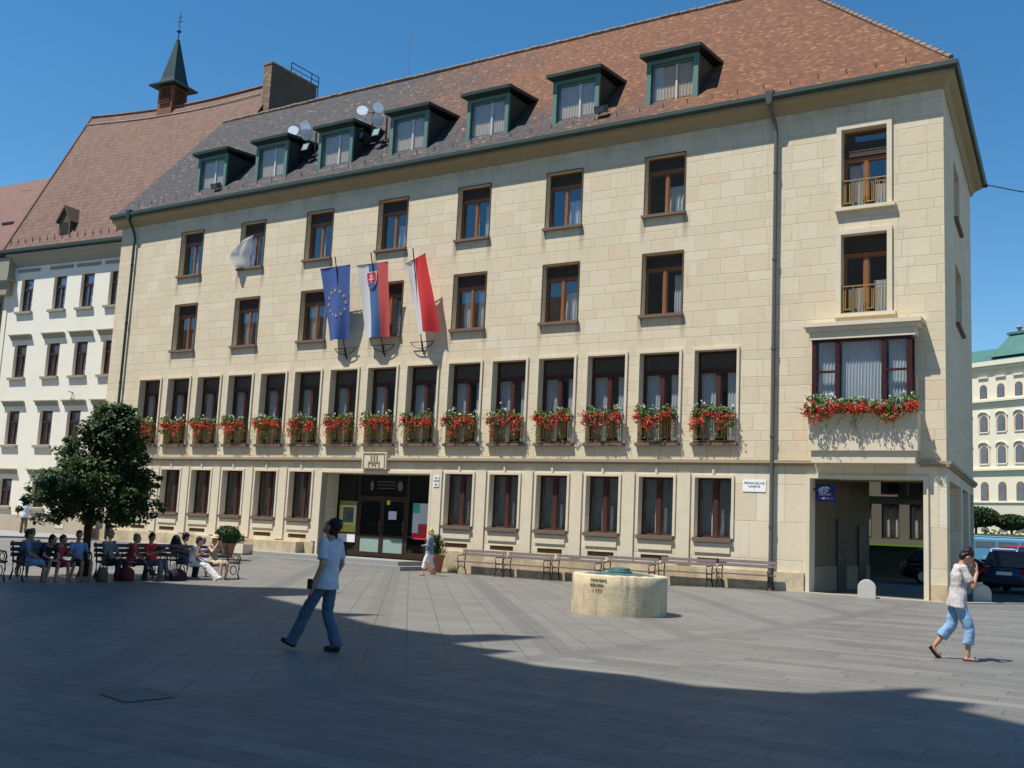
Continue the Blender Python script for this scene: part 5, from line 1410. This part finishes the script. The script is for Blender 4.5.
    # eyes
    e = mbT(); e.T = T @ Matrix(((look.x, hs.x, hu.x, hd.x), (look.y, hs.y, hu.y, hd.y), (look.z, hs.z, hu.z, hd.z), (0,0,0,1)))
    for s1 in (-1,1): e.ell((.086,s1*.031,.010), (.008,.012,.006), 8, 6)
    e.build('eyes', M['dark'], t, smooth=True)
    # ---------------- clothes
    c = mbT(); g = .016
    loft(c, [(Q['pel']-upv*.12, .205, .145), (Q['pel']-upv*.07, .20, .142), (Q['pel']+upv*.06, .178, .132), (Q['pel'].lerp(Q['chest'],.5), .148*sw, .112), (Q['chest'], .178*sw, .122), (Q['chest'].lerp(Q['neck'],.6), .178*sw, .10), (Q['neck']-upv*.025, .082, .075)], side, 16)
    for s_ in 'LR':
        sh, el, wr = Q['sh'+s_], Q['el'+s_], Q['wr'+s_]
        if sleeve == 'none': continue
        if sleeve == 'short': capsule(c, sh, sh.lerp(el,.3), .062*sw, .060*sw); c.tube([sh, sh.lerp(el,.4), sh.lerp(el,.74)], [.058*sw,.061*sw,.066*sw], 12)
        else: capsule(c, sh, el, .066*sw, .054*sw); capsule(c, el, el.lerp(wr,.85), .054*sw, .042*sw)
    if sleeve == 'none':
        for s_ in 'LR': capsule(c, Q['sh'+s_], Q['sh'+s_].lerp(Q['neck'],.3), .058, .055)
    remesh(c, 'shirt', top, t, vox*k, 4, .034, .14)
    c = mbT()
    loft(c, [(Q['pel']+upv*.0, .14, .098), (Q['pel']-upv*.03, .155, .105), (Q['pel']-upv*.08, .15, .105)], side, 16)
    for s_ in 'LR':
        hip = hipL if s_ == 'L' else hipR; kn, an = Q['kn'+s_], Q['an'+s_]
        if legs == 'long': capsule(c, hip, kn, .088, .076); capsule(c, kn, kn.lerp(an,.5), .076, .074); c.tube([kn.lerp(an,.45), kn.lerp(an,.8), kn.lerp(an,1.08)], [.073,.076,.084], 12)
        elif legs == 'capri': capsule(c, hip, kn, .090, .084); c.tube([kn.lerp(an,-.02), kn.lerp(an,.25), kn.lerp(an,.58)], [.083,.086,.088], 12)
        else: capsule(c, hip, hip.lerp(kn,.82), .10, .092)
    remesh(c, 'trousers' if legs != 'shorts' else 'shorts', bottom, t, vox*k, 4, .034, .12)
    for s_ in 'LR':
        an = Q['an'+s_]; tdir = (Q.get('toe'+s_) or Vector((1,0,0))).normalized(); c = mbT()
        if shoes is not None:
            capsule(c, an+Vector((-.02,0,-.05)), an+tdir*.15+Vector((0,0,-.06)), .042, .034); remesh(c, 'shoe', shoes, t, vox*k, 2)
    # ---------------- hair
    if hair is not None:
        c = mbT(); T0 = c.T; c.T = T0 @ Matrix(((look.x, hs.x, hu.x, hd.x), (look.y, hs.y, hu.y, hd.y), (look.z, hs.z, hu.z, hd.z), (0,0,0,1)))
        c.ell((-.028,0,.045), (.098,.086,.092), 14, 10); c.ell((-.06,0,-.01), (.062,.074,.085), 12, 8)
        if hairlong: c.ell((-.075,0,-.08), (.05,.075,.10), 12, 8); c.ell((-.03,.07,-.05), (.04,.022,.08), 8, 6); c.ell((-.03,-.07,-.05), (.04,.022,.08), 8, 6)
        rnd = random.Random(int(H*1000)); 
        for _ in range(22):
            a = rnd.uniform(0,2*PI); q = rnd.uniform(.1,1.4); c.ell((-.04-.07*math.sin(q)*abs(math.cos(a)), .075*math.sin(q)*math.sin(a), .05+.085*math.cos(q)), (.022,.022,.018), 6, 5)
        remesh(c, 'hair', hair, t, vox*k*.9, 2, .035, .03)
    if hat:
        c = mbT(); c.T = T @ Matrix(((look.x, hs.x, hu.x, hd.x), (look.y, hs.y, hu.y, hd.y), (look.z, hs.z, hu.z, hd.z), (0,0,0,1)))
        if hat[0] == 'brim': c.lathe([(.17,.055),(.165,.065),(.10,.075),(.092,.13),(.05,.16)], (-.01,0,0), 20)
        else: c.ell((-.01,0,.065), (.108,.09,.085), 14, 8); c.box(.06,.18,-.06,.06,.055,.068)
        c.build('hat', hat[1], t, smooth=False)
    return t, T
HB = simple('black_hair', (.012,.009,.008), .5); HBr = simple('brown_hair', (.05,.028,.018), .6); HG = simple('grey_hair', (.20,.17,.15), .7); HBl = simple('blond_hair', (.52,.34,.14), .6)
hr = math.degrees(math.atan2(.539,.842))    # image-right direction in degrees

# man walking left in the foreground shade, looking up
mt, T = person('man in white T-shirt and blue jeans looking up while walking across the shaded square', (33.20,-21.58,-1.7), hr+180-22, 1.76,
  pose('stand', pel=(0,0,.92), chest=(-.03,0,1.27), neck=(-.02,0,1.45), head=(-.01,0,1.60), look=(.85,.0,.53), shL=(-.02,.19,1.40), elL=(-.06,.25,1.11), wrL=(.05,.25,.87), hdL=(.15,0,-1), shR=(-.02,-.19,1.40), elR=(-.05,-.26,1.12), wrR=(.06,-.25,.90), hdR=(.1,0,-1),
   knL=(.22,.10,.50), anL=(.40,.10,.12), toeL=(.9,0,.35), knR=(.02,-.09,.49), anR=(-.14,-.10,.09)),
  cloth('white_tee', (.50,.52,.60)), cloth('blue_jeans', (.075,.12,.19), .25), HB, cloth('dark_shoe', (.03,.025,.022)), 0, vox=.010)
mb = MB(); mb.T = T; mb.box(.04,.10,.285,.315,.80,.93); mb.build('pouch', M['iron'], mt)
# man on the right, hand to his face
mt, T = person('man in pale T-shirt and light blue cropped trousers with a hand at his face', (39.72,-14.2,-1.7), hr-10, 1.78,
  pose('stand', pel=(-.05,0,.91), chest=(-.02,0,1.27), neck=(.02,0,1.45), head=(.11,0,1.56), look=(.80,0,-.60), shL=(.0,.19,1.39), elL=(.13,.25,1.13), wrL=(.22,.11,1.38), hdL=(-.1,-.1,1), shR=(.0,-.19,1.39), elR=(.12,-.24,1.12), wrR=(.22,-.10,1.34), hdR=(.0,.15,1),
   knL=(-.12,.10,.51), anL=(-.36,.11,.19), toeL=(.6,0,-.8), knR=(.10,-.09,.48), anR=(.07,-.10,.08)),
  cloth('pale_tee', (.46,.43,.42)), cloth('light_denim', (.20,.33,.50), .25), HB, None, 0, legs='capri', vox=.010)
for s_, a, td in (('L',Vector((-.36,.11,.19)),Vector((.6,0,-.8)).normalized()),('R',Vector((.07,-.10,.08)),Vector((1,0,0)))):
    mb = MB(); mb.T = T; dn = Vector((-td.z*-1,0,-td.x)); dn = Vector((td.z,0,-td.x)); o = a+Vector((0,0,-.045))+dn*.036
    mb.tube([o-td*.06, o+td*.18], .034, 8); 
    for v in range(len(mb.v)): pass
    mb.tube([o+td*.11+Vector((0,.045,0)), o+td*.11-dn*.06, o+td*.11+Vector((0,-.045,0))], .012, 5)
    mb.build('sandal', M['rubber'], mt)
# blond woman by the entrance steps
person('blond woman in grey blue cardigan and white cropped trousers by the entrance steps', (21.36,-3.4,gz(21.4,-3.4)), hr+180-10, 1.56,
  pose('stand', elL=(.04,.24,1.13), wrL=(.24,.05,1.12), elR=(.04,-.24,1.13), wrR=(.24,-.08,1.10), knL=(.16,.09,.50), anL=(.20,.09,.09), knR=(-.02,-.09,.50), anR=(-.20,-.10,.14), look=(1,0,-.2)),
  cloth('grey_blue_cardigan', (.15,.22,.30)), cloth('white_trousers', (.68,.66,.66)), HBl, cloth('tan_sandal', (.40,.20,.12)), 1, sleeve='long', legs='capri', vox=.014, hairlong=True, female=True)
# figure standing far left
person('man in pale blue shirt and brown trousers standing before the white house', (-6.9,.1,-1.40), hr+90, 1.70,
  pose('stand', elL=(.0,.30,1.13), wrL=(.04,.36,.90), elR=(0,-.30,1.13), wrR=(.04,-.36,.90)), cloth('pale_blue_shirt', (.50,.60,.72)), cloth('brown_trousers', (.17,.11,.07)), HG, M['rubber'], 1, vox=.02)

# sitters: (metres along the row, heading offset, ...)
hb = math.degrees(math.atan2(nb.y, nb.x))
G = 'people sitting on the park benches'
def sitter(k, off, dh, label, p, **kw):
    x, y = rowpt(k, off); z = gz(x, y)-.05
    a = dict(top=None, bottom=None, hair=HBr, shoes=M['rubber'], skin=0, legs='shorts', vox=.016, H=1.72); a.update(kw)
    H = a.pop('H')*.895; top = a.pop('top'); bottom = a.pop('bottom'); hair = a.pop('hair'); shoes = a.pop('shoes')
    rr = random.Random(int(k*100)); lx = rr.uniform(-.02,.11); ly = rr.uniform(-.04,.04); p = dict(p)
    if 'chest' in p and p['chest'][0] < .1:
        for nm, f_ in (('chest',.55),('neck',.9),('head',1.15),('shL',.8),('shR',.8),('elL',.5),('elR',.5)): v = p[nm]; p[nm] = (v[0]+lx*f_, v[1]+ly*f_, v[2]-lx*.25*f_)
    dk_ = rr.uniform(-.06,.06); v = p['anL']; p['anL'] = (v[0]+dk_, v[1]+rr.uniform(-.05,.06), v[2]); v = p['anR']; p['anR'] = (v[0]-dk_*1.3, v[1]+rr.uniform(-.06,.04), v[2])
    if 'look' in p and p['look'] == (1,0,0): p['look'] = (1, rr.uniform(-.5,.5), rr.uniform(-.25,.05))
    return person(label, (x, y, z+.0), hb+dh, H, p, top, bottom, hair, shoes, group=G, **a)
bl1 = cloth('sky_shirt', (.13,.20,.33)); navy = cloth('navy_shirt', (.015,.022,.045)); red1 = cloth('bright_red_shirt', (.62,.03,.035)); red2 = cloth('dull_red_shirt', (.34,.045,.05)); grey1 = cloth('slate_shirt', (.13,.17,.19)); khaki = cloth('khaki_cloth', (.33,.27,.19)); dk = cloth('dark_trousers', (.035,.03,.035)); ltb = cloth('light_blue_shorts', (.22,.34,.52)); whitec = cloth('white_clothes', (.74,.71,.66)); grt = cloth('grey_trousers', (.14,.14,.15))
lean = dict(chest=(.12,0,.86), neck=(.24,0,1.0), head=(.33,0,1.12), shL=(.20,.18,.96), shR=(.20,-.18,.96), elL=(.32,.22,.72), elR=(.32,-.22,.72), wrL=(.46,.08,.62), wrR=(.46,-.08,.62))
sitter(1.99, .02, 55, 'man in blue shirt and light blue shorts in profile, first sitter from the left', pose('sit'), top=bl1, bottom=ltb)
sitter(2.38, .02, 10, 'person in dark navy shirt bending forward, second sitter from the left', pose('sit', **lean), top=navy, bottom=navy, hair=HB)
sitter(2.77, -.02, 25, 'boy in red shirt between the navy and the blue shirted sitters', pose('sit', wrL=(.40,.30,.78)), top=red2, bottom=red2, H=1.6)
sitter(3.26, .0, 0, 'woman in light blue top and dark skirt beside the tree trunk', pose('sit'), top=cloth('mid_blue_top', (.16,.26,.48)), bottom=navy, female=True, H=1.72)
sitter(4.05, .0, 20, 'grey haired man in slate shirt sitting right of the tree trunk', pose('sit', head=(.0,0,1.27)), top=grey1, bottom=dk, legs='long', hair=HG, H=1.78)
crossed = dict(knL=(.46,.06,.60), anL=(.62,-.22,.30), knR=(.46,-.10,.54), anR=(.44,-.12,.09))
sitter(4.68, .0, 45, 'balding man in dull red shirt with legs crossed, looking right', pose('sit', **crossed), top=red2, bottom=dk, legs='long', hair=HG)
sitter(5.24, .0, 15, 'man in bright red shirt reading a small dark book', pose('sit', look=(.85,0,-.5), wrL=(.30,.04,.86), wrR=(.30,-.06,.86), knL=(.44,.1,.54), anL=(.66,.02,.20)), top=red1, bottom=grt, legs='long', hair=HB)
sitter(6.75, -.85, 75, 'man in purple cap with a dark rucksack, behind the woman in white', pose('sit', head=(.04,0,1.26)), top=cloth('grey_vest', (.09,.10,.12)), bottom=dk, hair=HB, hat=('cap', cloth('purple_cap', (.035,.03,.10))), legs='long')
out = dict(knL=(.46,.12,.50), anL=(.86,.14,.12), knR=(.46,-.10,.50), anR=(.84,-.06,.10))
sitter(6.35, .05, 35, 'woman in white sleeveless top and white trousers with legs stretched out', pose('sit', chest=(.08,0,.88), neck=(.15,0,1.04), head=(.22,0,1.18), shL=(.13,.17,1.0), shR=(.13,-.17,1.0), elL=(.26,.22,.80), wrL=(.42,.12,.92), elR=(.24,-.2,.76), wrR=(.42,-.1,.66), **out), top=whitec, bottom=whitec, legs='long', sleeve='none', hair=HBr, skin=1, female=True, shoes=cloth('pale_sandal', (.45,.3,.22)))
sitter(7.07, .05, 12, 'woman in straw hat and khaki shorts holding a camera to her face', pose('sit', chest=(.0,0,.88), head=(.05,0,1.22), elL=(.16,.24,.86), wrL=(.20,.07,1.10), hdL=(0,-.3,1), elR=(.16,-.24,.86), wrR=(.20,-.07,1.12), hdR=(0,.3,1)), top=khaki, bottom=cloth('khaki_shorts', (.42,.35,.25)), hair=HBl, hairlong=True, female=True, sleeve='none', skin=1, hat=('brim', cloth('straw', (.62,.52,.34))))
sitter(7.40, -.75, 160, 'person in white and blue patterned shirt leaning on the rear bench', pose('sit', **lean), top=cloth('white_blue_shirt', (.48,.50,.66), .4), bottom=navy, hair=HG)
sitter(2.6, -.95, 175, 'person in pale grey shirt sitting with back to the front row', pose('sit', chest=(-.02,0,.92)), top=cloth('pale_grey_shirt', (.26,.31,.40)), bottom=dk, hair=HG)

# things people carry
def at_row(k, off): x, y = rowpt(k, off); return x, y, gz(x, y)
def bag(k, off, r, mat, label, name='bag', handle=True):
    x, y, z = at_row(k, off); t = thing(name, label, 'bag', (x, y, z))
    mb = MB(); rnd = random.Random(int(k*10)); n, m = 16, 8; vs = []
    for j in range(m+1):
        v = j/m; ww = (1-.25*v)*(math.sin(PI*min(1,.12+v*.88))**.25 if v < 1 else .4)
        for i in range(n):
            a = 2*PI*i/n; cx_, sy_ = math.cos(a), math.sin(a); q = 1/(abs(cx_)**4+abs(sy_)**4)**.25; wob = 1+.06*math.sin(3*a+j)
            vs.append((x+r[0]*ww*q*cx_*wob*.9, y+r[1]*ww*q*sy_*wob*.9, z+r[2]*v))
    mb.add(vs, [(j*n+i, j*n+(i+1)%n, (j+1)*n+(i+1)%n, (j+1)*n+i) for j in range(m) for i in range(n)]+[tuple(range(n))[::-1], tuple(m*n+i for i in range(n))]); mb.build('bag_body', mat, t, smooth=True)
    if handle: mb = MB(); mb.tube([(x-.12,y,z+r[2]*.95),(x-.1,y,z+r[2]*1.25),(x+.1,y,z+r[2]*1.25),(x+.12,y,z+r[2]*.95)], .012, 5); mb.build('handle', M['iron'], t)
bag(4.28, .45, (.2,.24,.34), cloth('dark_red_bag', (.10,.015,.018)), 'dark red bag on the ground in the middle of the row')
bag(5.6, .62, (.20,.30,.30), cloth('black_bag', (.015,.015,.018)), 'black shoulder bag on the ground left of the woman in white')
bag(3.55, .62, (.13,.17,.34), cloth('olive_bag', (.09,.085,.055)), 'olive bag at the feet of the woman in light blue')
x, y, z = at_row(5.24, .30); 
mb = MB(); T = Matrix.Translation((x+.05,y+.0,z+.79)) @ Matrix.Rotation(R(hb+15),4,'Z') @ Matrix.Rotation(R(-35),4,'Y'); mb.T = T; mb.box(-.10,.10,-.15,0,-.012,.012); mb.box(-.10,.10,.002,.15,-.012,.012)
tag(mb.build('book', cloth('dark_cover', (.03,.035,.06))), 'small dark book in the hands of the man in bright red', 'book')
x, y, z = at_row(6.75, -.85)
rk = thing('rucksack', 'dark rucksack on the back of the man in the purple cap', 'rucksack', (x, y, z+.55))
a = R(hb+75); bx = Vector((x-.22*math.cos(a), y-.22*math.sin(a), z+.85)); mb = MB(); mb.T = Matrix.Translation(bx) @ Matrix.Rotation(a,4,'Z'); mb.ell((0,0,0),(.13,.17,.27),14,10); mb.build('rucksack_body', cloth('rucksack_cloth', (.02,.024,.028)), rk, smooth=True)
mb = MB(); mb.T = Matrix.Translation(bx) @ Matrix.Rotation(a,4,'Z'); mb.ell((-.11,0,-.08),(.06,.12,.13),10,8); mb.build('front_pocket', cloth('rucksack_pocket', (.03,.034,.04)), rk, smooth=True)
x, y, z = at_row(7.07, .35)
cm = thing('camera', 'black camera held up by the woman in the straw hat', 'camera', (x-.02, y, z+1.08))
mb = MB(); mb.T = Matrix.Translation((x-.05,y,z+1.06)) @ Matrix.Rotation(R(hb+12),4,'Z'); mb.box(-.03,.03,-.065,.065,-.04,.04); mb.box(-.02,.02,-.02,.02,.04,.055); mb.build('camera_body', M['iron'], cm)
mb = MB(); mb.T = Matrix.Translation((x-.05,y,z+1.06)) @ Matrix.Rotation(R(hb+12),4,'Z'); mb.lathe([(.03,.03),(.032,.09)], (0,0,0), 12, 'x'); mb.build('lens', M['rubber'], cm)
# brown information pillar at the corner of the two buildings
t = thing('sign_pillar', 'narrow reddish brown board standing at the corner of the white house', 'sign', (-.9,-.35,-1.45))
mb = MB(); mb.box(-1.25,-.75,-.42,-.34,-1.45,1.2); mb.build('board', simple('red_brown_board', (.16,.06,.035), .7), t)
mb = MB(); mb.box(-1.3,-.7,-.44,-.32,1.2,1.27); mb.build('cap', M['iron'], t)

# ------------------------------------------------------------------ VEHICLES
def car(loc, heading, paint, label, L=4.4, W=1.74, Hh=1.45, hatch=True):
    t = thing('parked_car', label, 'car', loc, 'cars parked in the side street')
    T = Matrix.Translation(loc) @ Matrix.Rotation(R(heading), 4, 'Z'); k = L/4.4
    def B(): m = MB(); m.T = T; return m
    st = [(-2.2,.38,.62,.70),(-2.15,.28,.86,.78),(-1.9,.22,.98,.84),(-1.2,.20,.98,.87),(0,.20,.96,.87),(.9,.20,.92,.86),(1.6,.22,.82,.83),(2.05,.26,.68,.76),(2.2,.36,.55,.66)]
    mb = B(); n = 12; vs = []
    for x, z0, z1, w in st:
        zc, hz = (z0+z1)/2, (z1-z0)/2; w *= W/1.74
        for i in range(n):
            a = 2*PI*i/n+PI/n; c_, s_ = math.cos(a), math.sin(a); q = 1/(abs(c_)**5+abs(s_)**5)**.2; vs.append((x*k, w*c_*q*.98, zc+hz*s_*q*.98))
    mb.add(vs, [(j*n+i, j*n+(i+1)%n, (j+1)*n+(i+1)%n, (j+1)*n+i) for j in range(len(st)-1) for i in range(n)]+[tuple(range(n))[::-1], tuple((len(st)-1)*n+i for i in range(n))])
    body = mb.build('body', paint, t, smooth=True)
    mb = B(); cab = [(-2.0 if hatch else -1.75,.95,.76),(-1.55 if hatch else -1.15,Hh-.06,.60),(.15,Hh-.05,.60),(1.05,.93,.74)]
    vs = []
    for x, z, w in cab: vs += [(x*k,-w,z),(x*k,w,z)]
    vs += [(cab[0][0]*k,-.78,.9),(cab[0][0]*k,.78,.9),(cab[3][0]*k,-.78,.88),(cab[3][0]*k,.78,.88)]
    mb.add(vs, [(0,1,3,2),(2,3,5,4),(4,5,7,6),(0,2,4,6),(1,7,5,3)]); mb.build('glasshouse', simple('car_glass', (.02,.035,.06), .08, spec=.8), t)
    mb = B(); mb.add([(cab[1][0]*k,-.63,Hh-.06),(cab[1][0]*k,.63,Hh-.06),(.2*k,.63,Hh-.05),(.2*k,-.63,Hh-.05),(cab[1][0]*k+.05,-.5,Hh),(cab[1][0]*k+.05,.5,Hh),(.1*k,.5,Hh),(.1*k,-.5,Hh)], [(0,1,5,4),(1,2,6,5),(2,3,7,6),(3,0,4,7),(4,5,6,7)])
    for s_ in (-1,1):
        for (x0,z0,w0),(x1,z1,w1) in ((cab[0],cab[1]),(cab[3],cab[2])): mb.tube([(x0*k,s_*(w0+.01),z0),(x1*k,s_*(w1+.02),z1)], .035, 6)
        mb.tube([(-.4*k,s_*.76,.95),(-.4*k,s_*.62,Hh-.06)], .03, 6)
    mb.build('roof', paint, t)
    for x in (-1.35, 1.38):
        for s_ in (-1,1):
            mb = B(); mb.lathe([(.2,-.1),(.31,-.1),(.32,-.06),(.32,.06),(.31,.1),(.2,.1)], (x*k,s_*W/2*.88,.32), 20, 'y'); wh = mb.build('tyre', M['rubber'], t)
            mb = B(); mb.lathe([(.2,-.085),(.2,.085)], (x*k,s_*W/2*.9,.32), 14, 'y'); mb.build('rim', M['steel'], wh)
    for s_ in (-1,1):
        mb = B(); mb.box(-2.19*k,-2.02*k,s_*.55,s_*.80,.70,.88); mb.build('tail_light', simple('tail_red', (.35,.015,.012), .3), t)
        mb = B(); mb.box(2.0*k,2.17*k,s_*.48,s_*.70,.52,.66); mb.build('headlight', M['steel'], t)
        mb = B(); mb.box(.75*k,.9*k,s_*.84,s_*1.0,.92,1.04); mb.build('mirror', paint, t)
    mb = B(); mb.box(-2.25*k,-2.1*k,-.8,.8,.36,.55); mb.build('bumper', simple('dark_bumper', (.03,.03,.035), .6), t)
    mb = B(); mb.box(-2.235*k,-2.19*k,-.26,.26,.66,.78); mb.build('number_plate', M['white'], t)
def paintm(name, c): return simple(name, c, .22, .2, var=.05, spec=.6)
car((37.45,12.2,-1.496), 84, paintm('dark_blue_paint', (.012,.03,.10)), 'dark blue hatchback parked close behind the building corner', Hh=1.52)
car((34.0,34.5,-1.31), 100, paintm('silver_paint', (.38,.42,.47)), 'silver car beyond the dark blue car', Hh=1.5)
car((34.2,43.0,-1.2), 62, paintm('red_paint', (.30,.03,.03)), 'red estate car behind the silver one', Hh=1.6)
car((34.7,15.6,-1.496), 12, paintm('black_paint', (.012,.012,.016)), 'black car standing in the courtyard beyond the passage')
bs = thing('coach', 'light blue coach parked across the street behind the cars', 'coach', (33,62,-.95))
mb = MB(); T = Matrix.Translation((33.,62.,-.95)) @ Matrix.Rotation(R(24),4,'Z') @ Matrix.Diagonal((1,1,.8,1)); mb.T = T
pts = [(-1.25,.35),(1.25,.35),(1.25,2.35),(1.15,2.6),(-1.15,2.6),(-1.25,2.35)]
mb.prism([(-5.5,a,b) for a,b in pts], (11,0,0)); mb.build('body', simple('pale_blue_paint', (.12,.34,.50), .4), bs)
mb = MB(); mb.T = T
for k in range(3): mb.box(-5.1+1.7*k,-3.6+1.7*k,-1.27,-1.252,1.55,2.15)
mb.build('side_window', M['farpane'], bs)
mb = MB(); mb.T = T; mb.box(-5.45,5.45,-1.2,1.2,2.6,2.68); mb.build('roof', simple('pale_roof', (.45,.62,.70), .5), bs)
for x in (-3.6,3.6):
    for s_ in (-1,1): mb = MB(); mb.T = T; mb.lathe([(.3,-.14),(.48,-.14),(.48,.14),(.3,.14)], (x,s_*1.1,.48), 18, 'y'); mb.build('tyre', M['rubber'], bs)
person('person in turquoise top beyond the dark blue car', (36.55,24.0,-1.44), hr+60, 1.62, pose('stand'), cloth('turquoise_top', (.10,.62,.62)), dk, HBl, M['rubber'], 1, vox=.02, hairlong=True)

# ------------------------------------------------------------------ PALACE behind the viewer: it casts the shade over the square
pal = thing('shading_palace', 'tall plastered palace closing the near side of the square, casting its shade', 'building', (22,-35,-1.7))
bl = Vector((19.5,-4.4,0)).normalized(); bnrm = Vector((bl.y,-bl.x,0))     # along the front, into the building
def PP(s_, n_, z): return tuple(Vector((15,-26.1,0)) + bl*s_ + bnrm*n_ + Vector((0,0,z)))
# unseen roof silhouette, shaped to cast the shade outline below (distance along front, height above ground)
mb = MB()
K = Vector((-.27,-.42,1.0))
SH = [(17.5,-18.5),(18.6,-16.4),(20.0,-15.4),(21.2,-14.9),(22.4,-14.6),(23.54,-13.89),(23.99,-12.99),(24.62,-12.63),(25.74,-12.79),(26.16,-14.30),(26.00,-15.49),(27.76,-16.30),(29.41,-17.03),(30.11,-16.49),(30.06,-17.53),(31.23,-18.16),(32.25,-18.37),(32.95,-18.33),(33.21,-17.64),(34.02,-17.17),(33.94,-18.05),(33.67,-19.24),(34.16,-19.41),(34.79,-19.26),(34.73,-20.02),(35.79,-20.40),(37.00,-20.19),(37.88,-20.40),(38.99,-19.87),(39.50,-18.93),(40.06,-17.96),(40.01,-19.11),(40.70,-19.02),(40.66,-19.72),(41.28,-20.13),(43.5,-20.6)]
prof = []
o = Vector((15,-26.1,0))
for px_, py_ in SH:
    # ray from ground point towards the sun, hit with the front plane
    p = Vector((px_,py_,-1.7)); h = ((o-p).dot(bnrm))/(Vector((K.x,K.y,0)).dot(bnrm)); q = p+K*h; prof.append(((q-o).dot(bl), q.z))
mono = [prof[0]]
for s_, z in prof[1:]:
    mono.append((s_, z))
s0, s1 = mono[0][0], mono[-1][0]
vs = [PP(s0,0,-1.7)] + [PP(s_,0,z) for s_, z in mono] + [PP(s1,0,-1.7)]
poly = vs; mb.prism(poly, tuple(bnrm*.15)); 
zmin = min(z for _, z in mono)-1.2
mb.build('shade_profile_wall', M['palace'], pal)
mb = MB(); mb.prism([PP(s0,.62,-1.7),PP(s1,.62,-1.7),PP(s1,18,-1.7),PP(s0,18,-1.7)], (0,0,zmin+1.7)); mb.build('wall', M['palace'], pal)
mb = MB()
for k in range(9):
    for z in (1.5, 6.5, 11.5):
        a = s0+1.5+k*(s1-s0-3)/8; mb.prism([PP(a-.6,-.03,z),PP(a+.6,-.03,z),PP(a+.6,-.03,z+2.4),PP(a-.6,-.03,z+2.4)], tuple(bnrm*.02))
mb.build('window', M['farpane'], pal)

oh = thing('opposite_house', 'unseen plastered house facing the offices, added to darken their window reflections', 'building', (-20,-34,-1.6))  # unseen house, added so the lower windows mirror dark walls instead of sky
mb = MB(); mb.box(-70,13.5,-40,-28.5,-1.6,12.5); mb.build('wall', M['palace'], oh)
mb = MB(); mb.prism([(-70.5,-28,12.5),(-70.5,-40.5,12.5),(-70.5,-34.2,17.5)], (84.3,0,0)); mb.build('roof', M['roof2'], oh)
for k in range(20):
    for z in (0., 4., 8.):
        mb = MB(); mb.box(-34+2.4*k, -32.9+2.4*k, -28.5, -28.45, z, z+2.); mb.build('window', M['farpane'], oh)
# ------------------------------------------------------------------ CAMERA, LIGHT, WORLD
yaw, pitch, roll = R(32.59600499), R(7.82375311), R(2.72262385)
cy_, sy_ = math.cos(yaw), math.sin(yaw)
f = Vector((-sy_*math.cos(pitch), cy_*math.cos(pitch), math.sin(pitch))); r0 = Vector((cy_, sy_, 0)); u0 = r0.cross(f)
cr, sr = math.cos(roll), math.sin(roll); r = r0*cr + u0*sr; u = u0*cr - r0*sr
cam = bpy.data.cameras.new('camera'); co = bpy.data.objects.new('camera', cam); COL.objects.link(co)
co.matrix_world = Matrix(((r.x,u.x,-f.x,42.66840),(r.y,u.y,-f.y,-32.12808),(r.z,u.z,-f.z,0),(0,0,0,1)))
cam.sensor_width = 36; cam.lens = 1049.61/1024*36; cam.clip_end = 2000; cam.clip_start = .1
scene.camera = co
sun = bpy.data.lights.new('sun', 'SUN'); so = bpy.data.objects.new('sun', sun); COL.objects.link(so)
sv = Vector((-.27,-.42,1.0)).normalized(); so.rotation_euler = sv.to_track_quat('Z', 'Y').to_euler(); so.location = (20,-20,40)
sun.energy = 5.0; sun.angle = R(.5); sun.color = (1.0,.95,.865)
w_ = bpy.data.worlds.new('World'); scene.world = w_; w_.use_nodes = True; nt = w_.node_tree
sky = nt.nodes.new('ShaderNodeTexSky'); sky.sky_type = 'NISHITA'; sky.sun_disc = False
sky.sun_elevation = math.asin(sv.z); sky.sun_rotation = math.atan2(sv.x, sv.y); sky.air_density = 1.0; sky.dust_density = .0; sky.ozone_density = 2.0; sky.altitude = 150
bg = nt.nodes['Background']; bg.inputs[1].default_value = .104
hsv = nt.nodes.new('ShaderNodeHueSaturation'); hsv.inputs['Saturation'].default_value = 1.32; hsv.inputs['Hue'].default_value = .495; nt.links.new(sky.outputs[0], hsv.inputs['Color']); nt.links.new(hsv.outputs[0], bg.inputs[0])
scene.view_settings.view_transform = 'Standard'; scene.view_settings.look = 'None'; scene.view_settings.gamma = 1; scene.view_settings.exposure = .43
scene.render.resolution_x = 1024; scene.render.resolution_y = 768
scene.render.engine = 'CYCLES'
scene.cycles.transparent_max_bounces = 12
